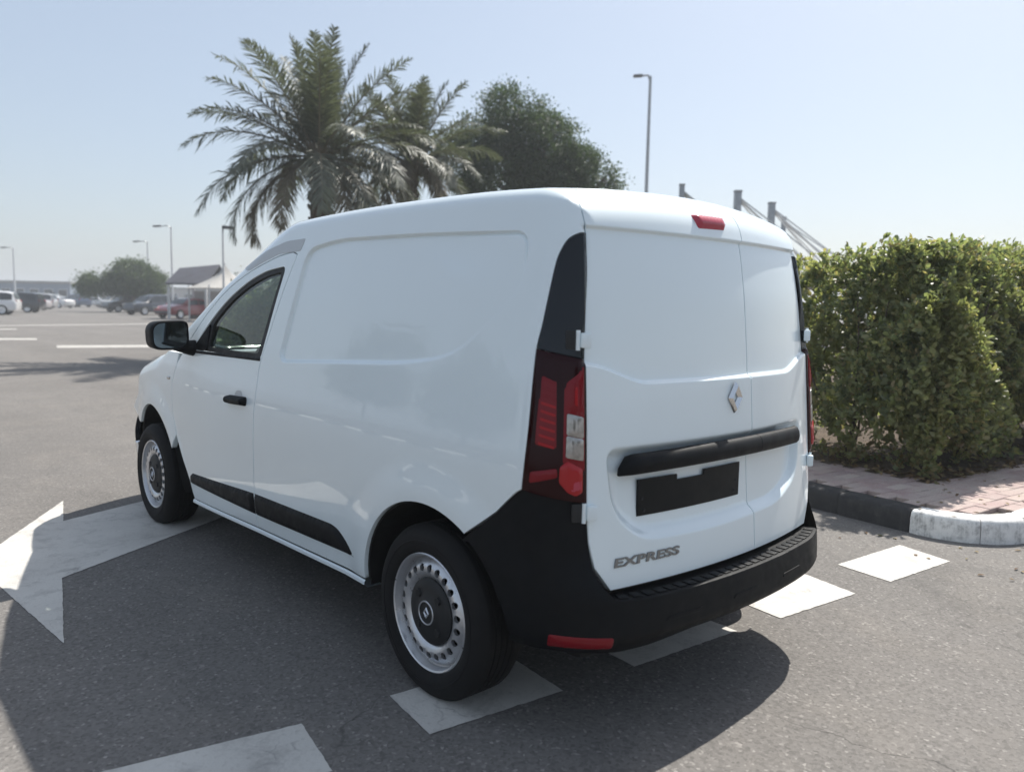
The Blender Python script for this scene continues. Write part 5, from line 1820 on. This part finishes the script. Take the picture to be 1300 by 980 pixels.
# ------------------------------------------------------------------ parked cars
def car_paint(name, col):
    return plain(name, col, 0.35, coat=1.0)
CP = {'white': car_paint('car_white', (0.72, 0.72, 0.72)), 'black': car_paint('car_black', (0.010, 0.011, 0.014)), 'navy': car_paint('car_navy', (0.016, 0.022, 0.035)),
      'red': car_paint('car_red', (0.30, 0.022, 0.03)), 'blue': car_paint('car_blue', (0.05, 0.09, 0.17)), 'grey': car_paint('car_grey', (0.36, 0.36, 0.37)), 'pink': car_paint('car_silver', (0.48, 0.45, 0.46)), 'maroon': car_paint('car_maroon', (0.16, 0.02, 0.03))}
def make_car(kind, paint):
    """a car at the origin, nose to +x"""
    if kind == 'suv':
        L, H, hw = 4.6, 1.72, 0.92
        st = [(-2.30, 0.50, 0.95, 0.95, 0.78), (-2.22, 0.34, 1.02, 1.10, 0.86), (-2.05, 0.30, 1.05, 1.58, 0.90), (-1.7, 0.28, 1.06, 1.68, 0.92), (-0.6, 0.26, 1.06, 1.72, 0.92), (0.25, 0.26, 1.05, 1.69, 0.92), (0.62, 0.26, 1.05, 1.56, 0.92), (1.18, 0.26, 1.04, 1.10, 0.91), (1.75, 0.28, 1.00, 1.04, 0.89), (2.12, 0.30, 0.92, 0.96, 0.84), (2.28, 0.42, 0.70, 0.72, 0.72)]
        wr = 0.37
    else:
        L, H, hw = 4.6, 1.46, 0.90
        st = [(-2.30, 0.48, 0.86, 0.88, 0.76), (-2.20, 0.32, 0.95, 0.98, 0.84), (-1.75, 0.26, 0.98, 1.04, 0.88), (-1.15, 0.24, 0.97, 1.33, 0.90), (-0.65, 0.24, 0.96, 1.44, 0.90), (0.0, 0.24, 0.95, 1.46, 0.90), (0.45, 0.24, 0.94, 1.36, 0.90), (1.05, 0.24, 0.93, 0.99, 0.89), (1.65, 0.26, 0.86, 0.91, 0.87), (2.10, 0.28, 0.76, 0.80, 0.82), (2.28, 0.40, 0.60, 0.62, 0.70)]
        wr = 0.33
    root = empty('parked_car', (0, 0, 0))
    vs = []; fs = []
    for x, zb_, zbelt, zr, w in st:
        cab = max(0.0, zr-zbelt)
        wr_ = w*(1-0.30*min(1, cab/0.62)) if cab > 0.12 else w*0.86
        half = [(w*0.90, zb_), (w*0.99, zb_+0.10), (w, (zb_+zbelt)/2), (w*0.985, zbelt-0.04), (w*0.955, zbelt), (wr_+0.03, zr-0.06 if cab > 0.12 else zbelt+(zr-zbelt)*0.6), (wr_-0.08, zr), (0.0, zr+0.02)]
        row = [(x, -a, z) for a, z in half]+[(x, a, z) for a, z in half[::-1][1:]]
        vs += row
    m = len(row)
    for i in range(len(st)-1):
        for k in range(m-1):
            fs.append((i*m+k, (i+1)*m+k, (i+1)*m+k+1, i*m+k+1))
        fs.append((i*m+m-1, (i+1)*m+m-1, (i+1)*m, i*m))
    fs.append(tuple(range(m-1, -1, -1))[::-1]); fs.append(tuple((len(st)-1)*m+k for k in range(m))[::-1])
    MB().add(vs, fs).build('body', paint, root, sharp=35)
    # windows
    def prof(x, j):
        xs_ = [s[0] for s in st]
        return np.interp(x, xs_, [s[j] for s in st])
    x0, x1 = (-2.02, 0.98) if kind == 'suv' else (-1.35, 0.92)
    cuts = [(x0, -1.25), (-1.19, -0.32), (-0.26, x1)] if kind == 'suv' else [(x0, -0.42), (-0.36, x1)]
    for sg in (-1, 1):
        for a, b in cuts:
            v = []; f = []
            for i in range(9):
                x = a+(b-a)*i/8
                zb_, zr, w = prof(x, 2), prof(x, 3), prof(x, 4)
                cab = max(0.02, zr-zb_); k = min(1, cab/0.62)
                yb = w*0.955+0.010; yt = (w*(1-0.30*k)+0.03)+0.012
                z0 = zb_+0.03; z1 = max(z0+0.005, zr-0.11)
                t1 = (z1-zb_)/max(0.03, (zr-0.06-zb_))
                v += [(x, sg*(yb-0.01), z0), (x, sg*(yb+(yt-yb)*min(1, t1)), z1)]
            for i in range(8):
                q = (i*2, i*2+2, i*2+3, i*2+1); f.append(q if sg < 0 else q[::-1])
            MB().add(v, f).build('side_window', M['pane'], root)
    for nm, xa, xb in (('windscreen', 1.14, 0.62) if kind == 'suv' else ('windscreen', 1.00, 0.40), ('rear_window', -2.21, -2.06) if kind == 'suv' else ('rear_window', -1.70, -1.12)):
        v = []
        for x in (xa, xb):
            zr, w = prof(x, 3)+0.03, prof(x, 4); k = 1.0 if x in (xb,) else 0.3
            y = w*(0.86-0.20*k)
            v += [(x+(0.02 if xa > 0 else -0.03), -y, zr), (x+(0.02 if xa > 0 else -0.03), y, zr)]
        MB().add(v, [(0, 1, 3, 2) if xa > 0 else (0, 2, 3, 1)]).build(nm, M['pane'], root, smooth=False)
    for wx in (-1.38, 1.40):
        for sg in (-1, 1):
            c = (wx, sg*(hw-0.10), wr)
            w_ = MB().lathe([(-0.11*sg, wr*0.6), (-0.11*sg, wr*0.92), (-0.08*sg, wr), (0.08*sg, wr), (0.105*sg, wr*0.94), (0.112*sg, wr*0.70), (0.10*sg, wr*0.66)], 'y', 24, c).build('wheel', M['rubber'], root)
            MB().lathe([(0.10*sg, wr*0.67), (0.085*sg, wr*0.55), (0.095*sg, wr*0.2), (0.10*sg, 0.0)], 'y', 20, c).build('rim', M['steel'], w_)
    for sg in (-1, 1):
        MB().box((2.17, sg*0.62, 0.74 if kind != 'suv' else 0.86), (0.20, 0.34, 0.13), Matrix.Rotation(R(-22*sg), 3, 'Z'), 0.03).build('headlight', M['clear_lens'], root)
        MB().box((-2.22, sg*0.66, 0.86 if kind != 'suv' else 1.0), (0.14, 0.24, 0.20), Matrix.Rotation(R(18*sg), 3, 'Z'), 0.03).build('tail_light', M['red_mid'], root)
        MB().box((0.78, sg*(hw+0.07), 1.02 if kind != 'suv' else 1.12), (0.12, 0.20, 0.13), None, 0.03).build('wing_mirror', paint, root)
    MB().box((2.24, 0, 0.46), (0.14, 1.3, 0.16), None, 0.03).build('grille', M['dark_metal'], root)
    return root
def place_car(kind, col, x, y, hd, label, s=1.0):
    c = make_car(kind, CP[col])
    c.location = (x, y, 0); c.rotation_euler = (0, 0, R(hd)); c.scale = (s, s, s)
    tag(c, label, 'car', 'cars parked across the car park')
place_car('suv', 'white', 7.6, 66.2, 158, 'white off-roader cut by the left edge of the picture')
place_car('suv', 'black', 11.3, 76.5, 150, 'dark off-roader beside the white one at the left edge')
place_car('sedan', 'pink', 14.6, 89.5, 140, 'pale silver car right of the dark off-roader')
place_car('suv', 'grey', 17.2, 99.0, 150, 'light grey car in the middle of the far left row')
place_car('sedan', 'white', 22.3, 112, 120, 'small white car facing out in the middle of the far row')
place_car('suv', 'blue', 27.2, 122.5, 100, 'blue box-shaped car beyond the middle of the car park', 1.08)
place_car('sedan', 'white', 30.5, 124.5, 110, 'white car next to the blue one, left of the round tree')
place_car('suv', 'grey', 29.3, 112.0, 190, 'grey car under the left side of the round tree')
place_car('suv', 'black', 22.2, 82.5, 190, 'black off-roader below the round tree, farther of two')
place_car('suv', 'navy', 20.0, 68.5, 200, 'dark navy off-roader below the round tree, nearer of two')
place_car('sedan', 'red', 18.6, 56.8, 205, 'red car left of the windscreen pillar of the van')
place_car('sedan', 'white', 22.9, 64.5, 200, 'white car behind the red one')
place_car('sedan', 'maroon', 20.4, 50.2, 205, 'dark red car half hidden by the van door mirror side')

place_car('sedan', 'white', 9.0, 83.0, 150, 'white car behind the dark off-roader at the left edge')
place_car('suv', 'white', 14.2, 105.0, 150, 'far white off-roader under the left horizon building')
place_car('sedan', 'grey', 19.8, 118.0, 140, 'far grey car left of the small white car')
place_car('suv', 'white', 25.0, 128.0, 100, 'far white van-like car left of the blue one')
place_car('sedan', 'black', 34.5, 127.0, 100, 'far black car right of the white pair')
place_car('sedan', 'white', 26.3, 96.0, 190, 'white car beneath the left edge of the round tree crown')
place_car('sedan', 'grey', 24.6, 74.0, 195, 'silver car behind the navy off-roader')
place_car('suv', 'red', 24.8, 57.5, 200, 'red off-roader under the pale tents')

# ------------------------------------------------------------------ beside and behind the photographer (seen only in reflections)
k2 = empty('kerb', (-7.0, 8, 0)); tag(k2, 'black and white kerb reflected in the side of the van', 'kerb')
for i in range(26):
    MB().box((-7.0, -3+i*1.0+0.5, 0.07), (0.16, 0.992, 0.16), None, 0.02).build('kerb_stone', M['kerb_white'] if i % 2 else M['kerb_black'], k2)
iv = sheet('verge', [(-7.1, -3), (-7.1, 23), (-26, 34), (-26, -3)], 0.13, M['soil']); iv['kind'] = 'structure'
for i, (x, y, s, lb) in enumerate(((-20.5, 18.5, 1.1, 'tree reflected low in the side of the van'), (-21.0, 30.5, 1.3, 'tree reflected in the side of the van near the door'), (-21.0, 9.0, 0.9, 'tree reflected in the van side above the rear wheel'),
                                   (-4.5, -24.0, 1.1, 'tree reflected in the left rear door'), (5.0, -27.0, 1.35, 'tree reflected in the right rear door'))):
    leafy_tree('leafy_tree', lb, (x, y), [((x, y, 3.2*s), 1.5*s), ((x+0.9*s, y+0.8*s, 2.8*s), 1.1*s), ((x-0.9*s, y-0.5*s, 2.7*s), 1.1*s)], 15000, 0.34, M['tree_leaf'], 1.6*s, 0.12, 40+i, 'trees beside and behind the photographer', 0.1 if i < 3 else 0.0)

# ------------------------------------------------------------------ air
hz_t = NT('haze_air')
hz_t.t.nodes.remove(hz_t.b)
pv = hz_t.n('VolumePrincipled')
pv.inputs['Color'].default_value = (0.86, 0.90, 0.95, 1)
pv.inputs['Density'].default_value = 0.0019
pv.inputs['Anisotropy'].default_value = 0.2
hz_t.l(pv.outputs[0], hz_t.o.inputs['Volume'])
hz = MB().box((0, 300, 7.2), (1440, 2040, 16.4)).build('haze', hz_t.m, None, smooth=False)
tag(hz, 'thin dusty haze over the car park', 'haze', kind='stuff')
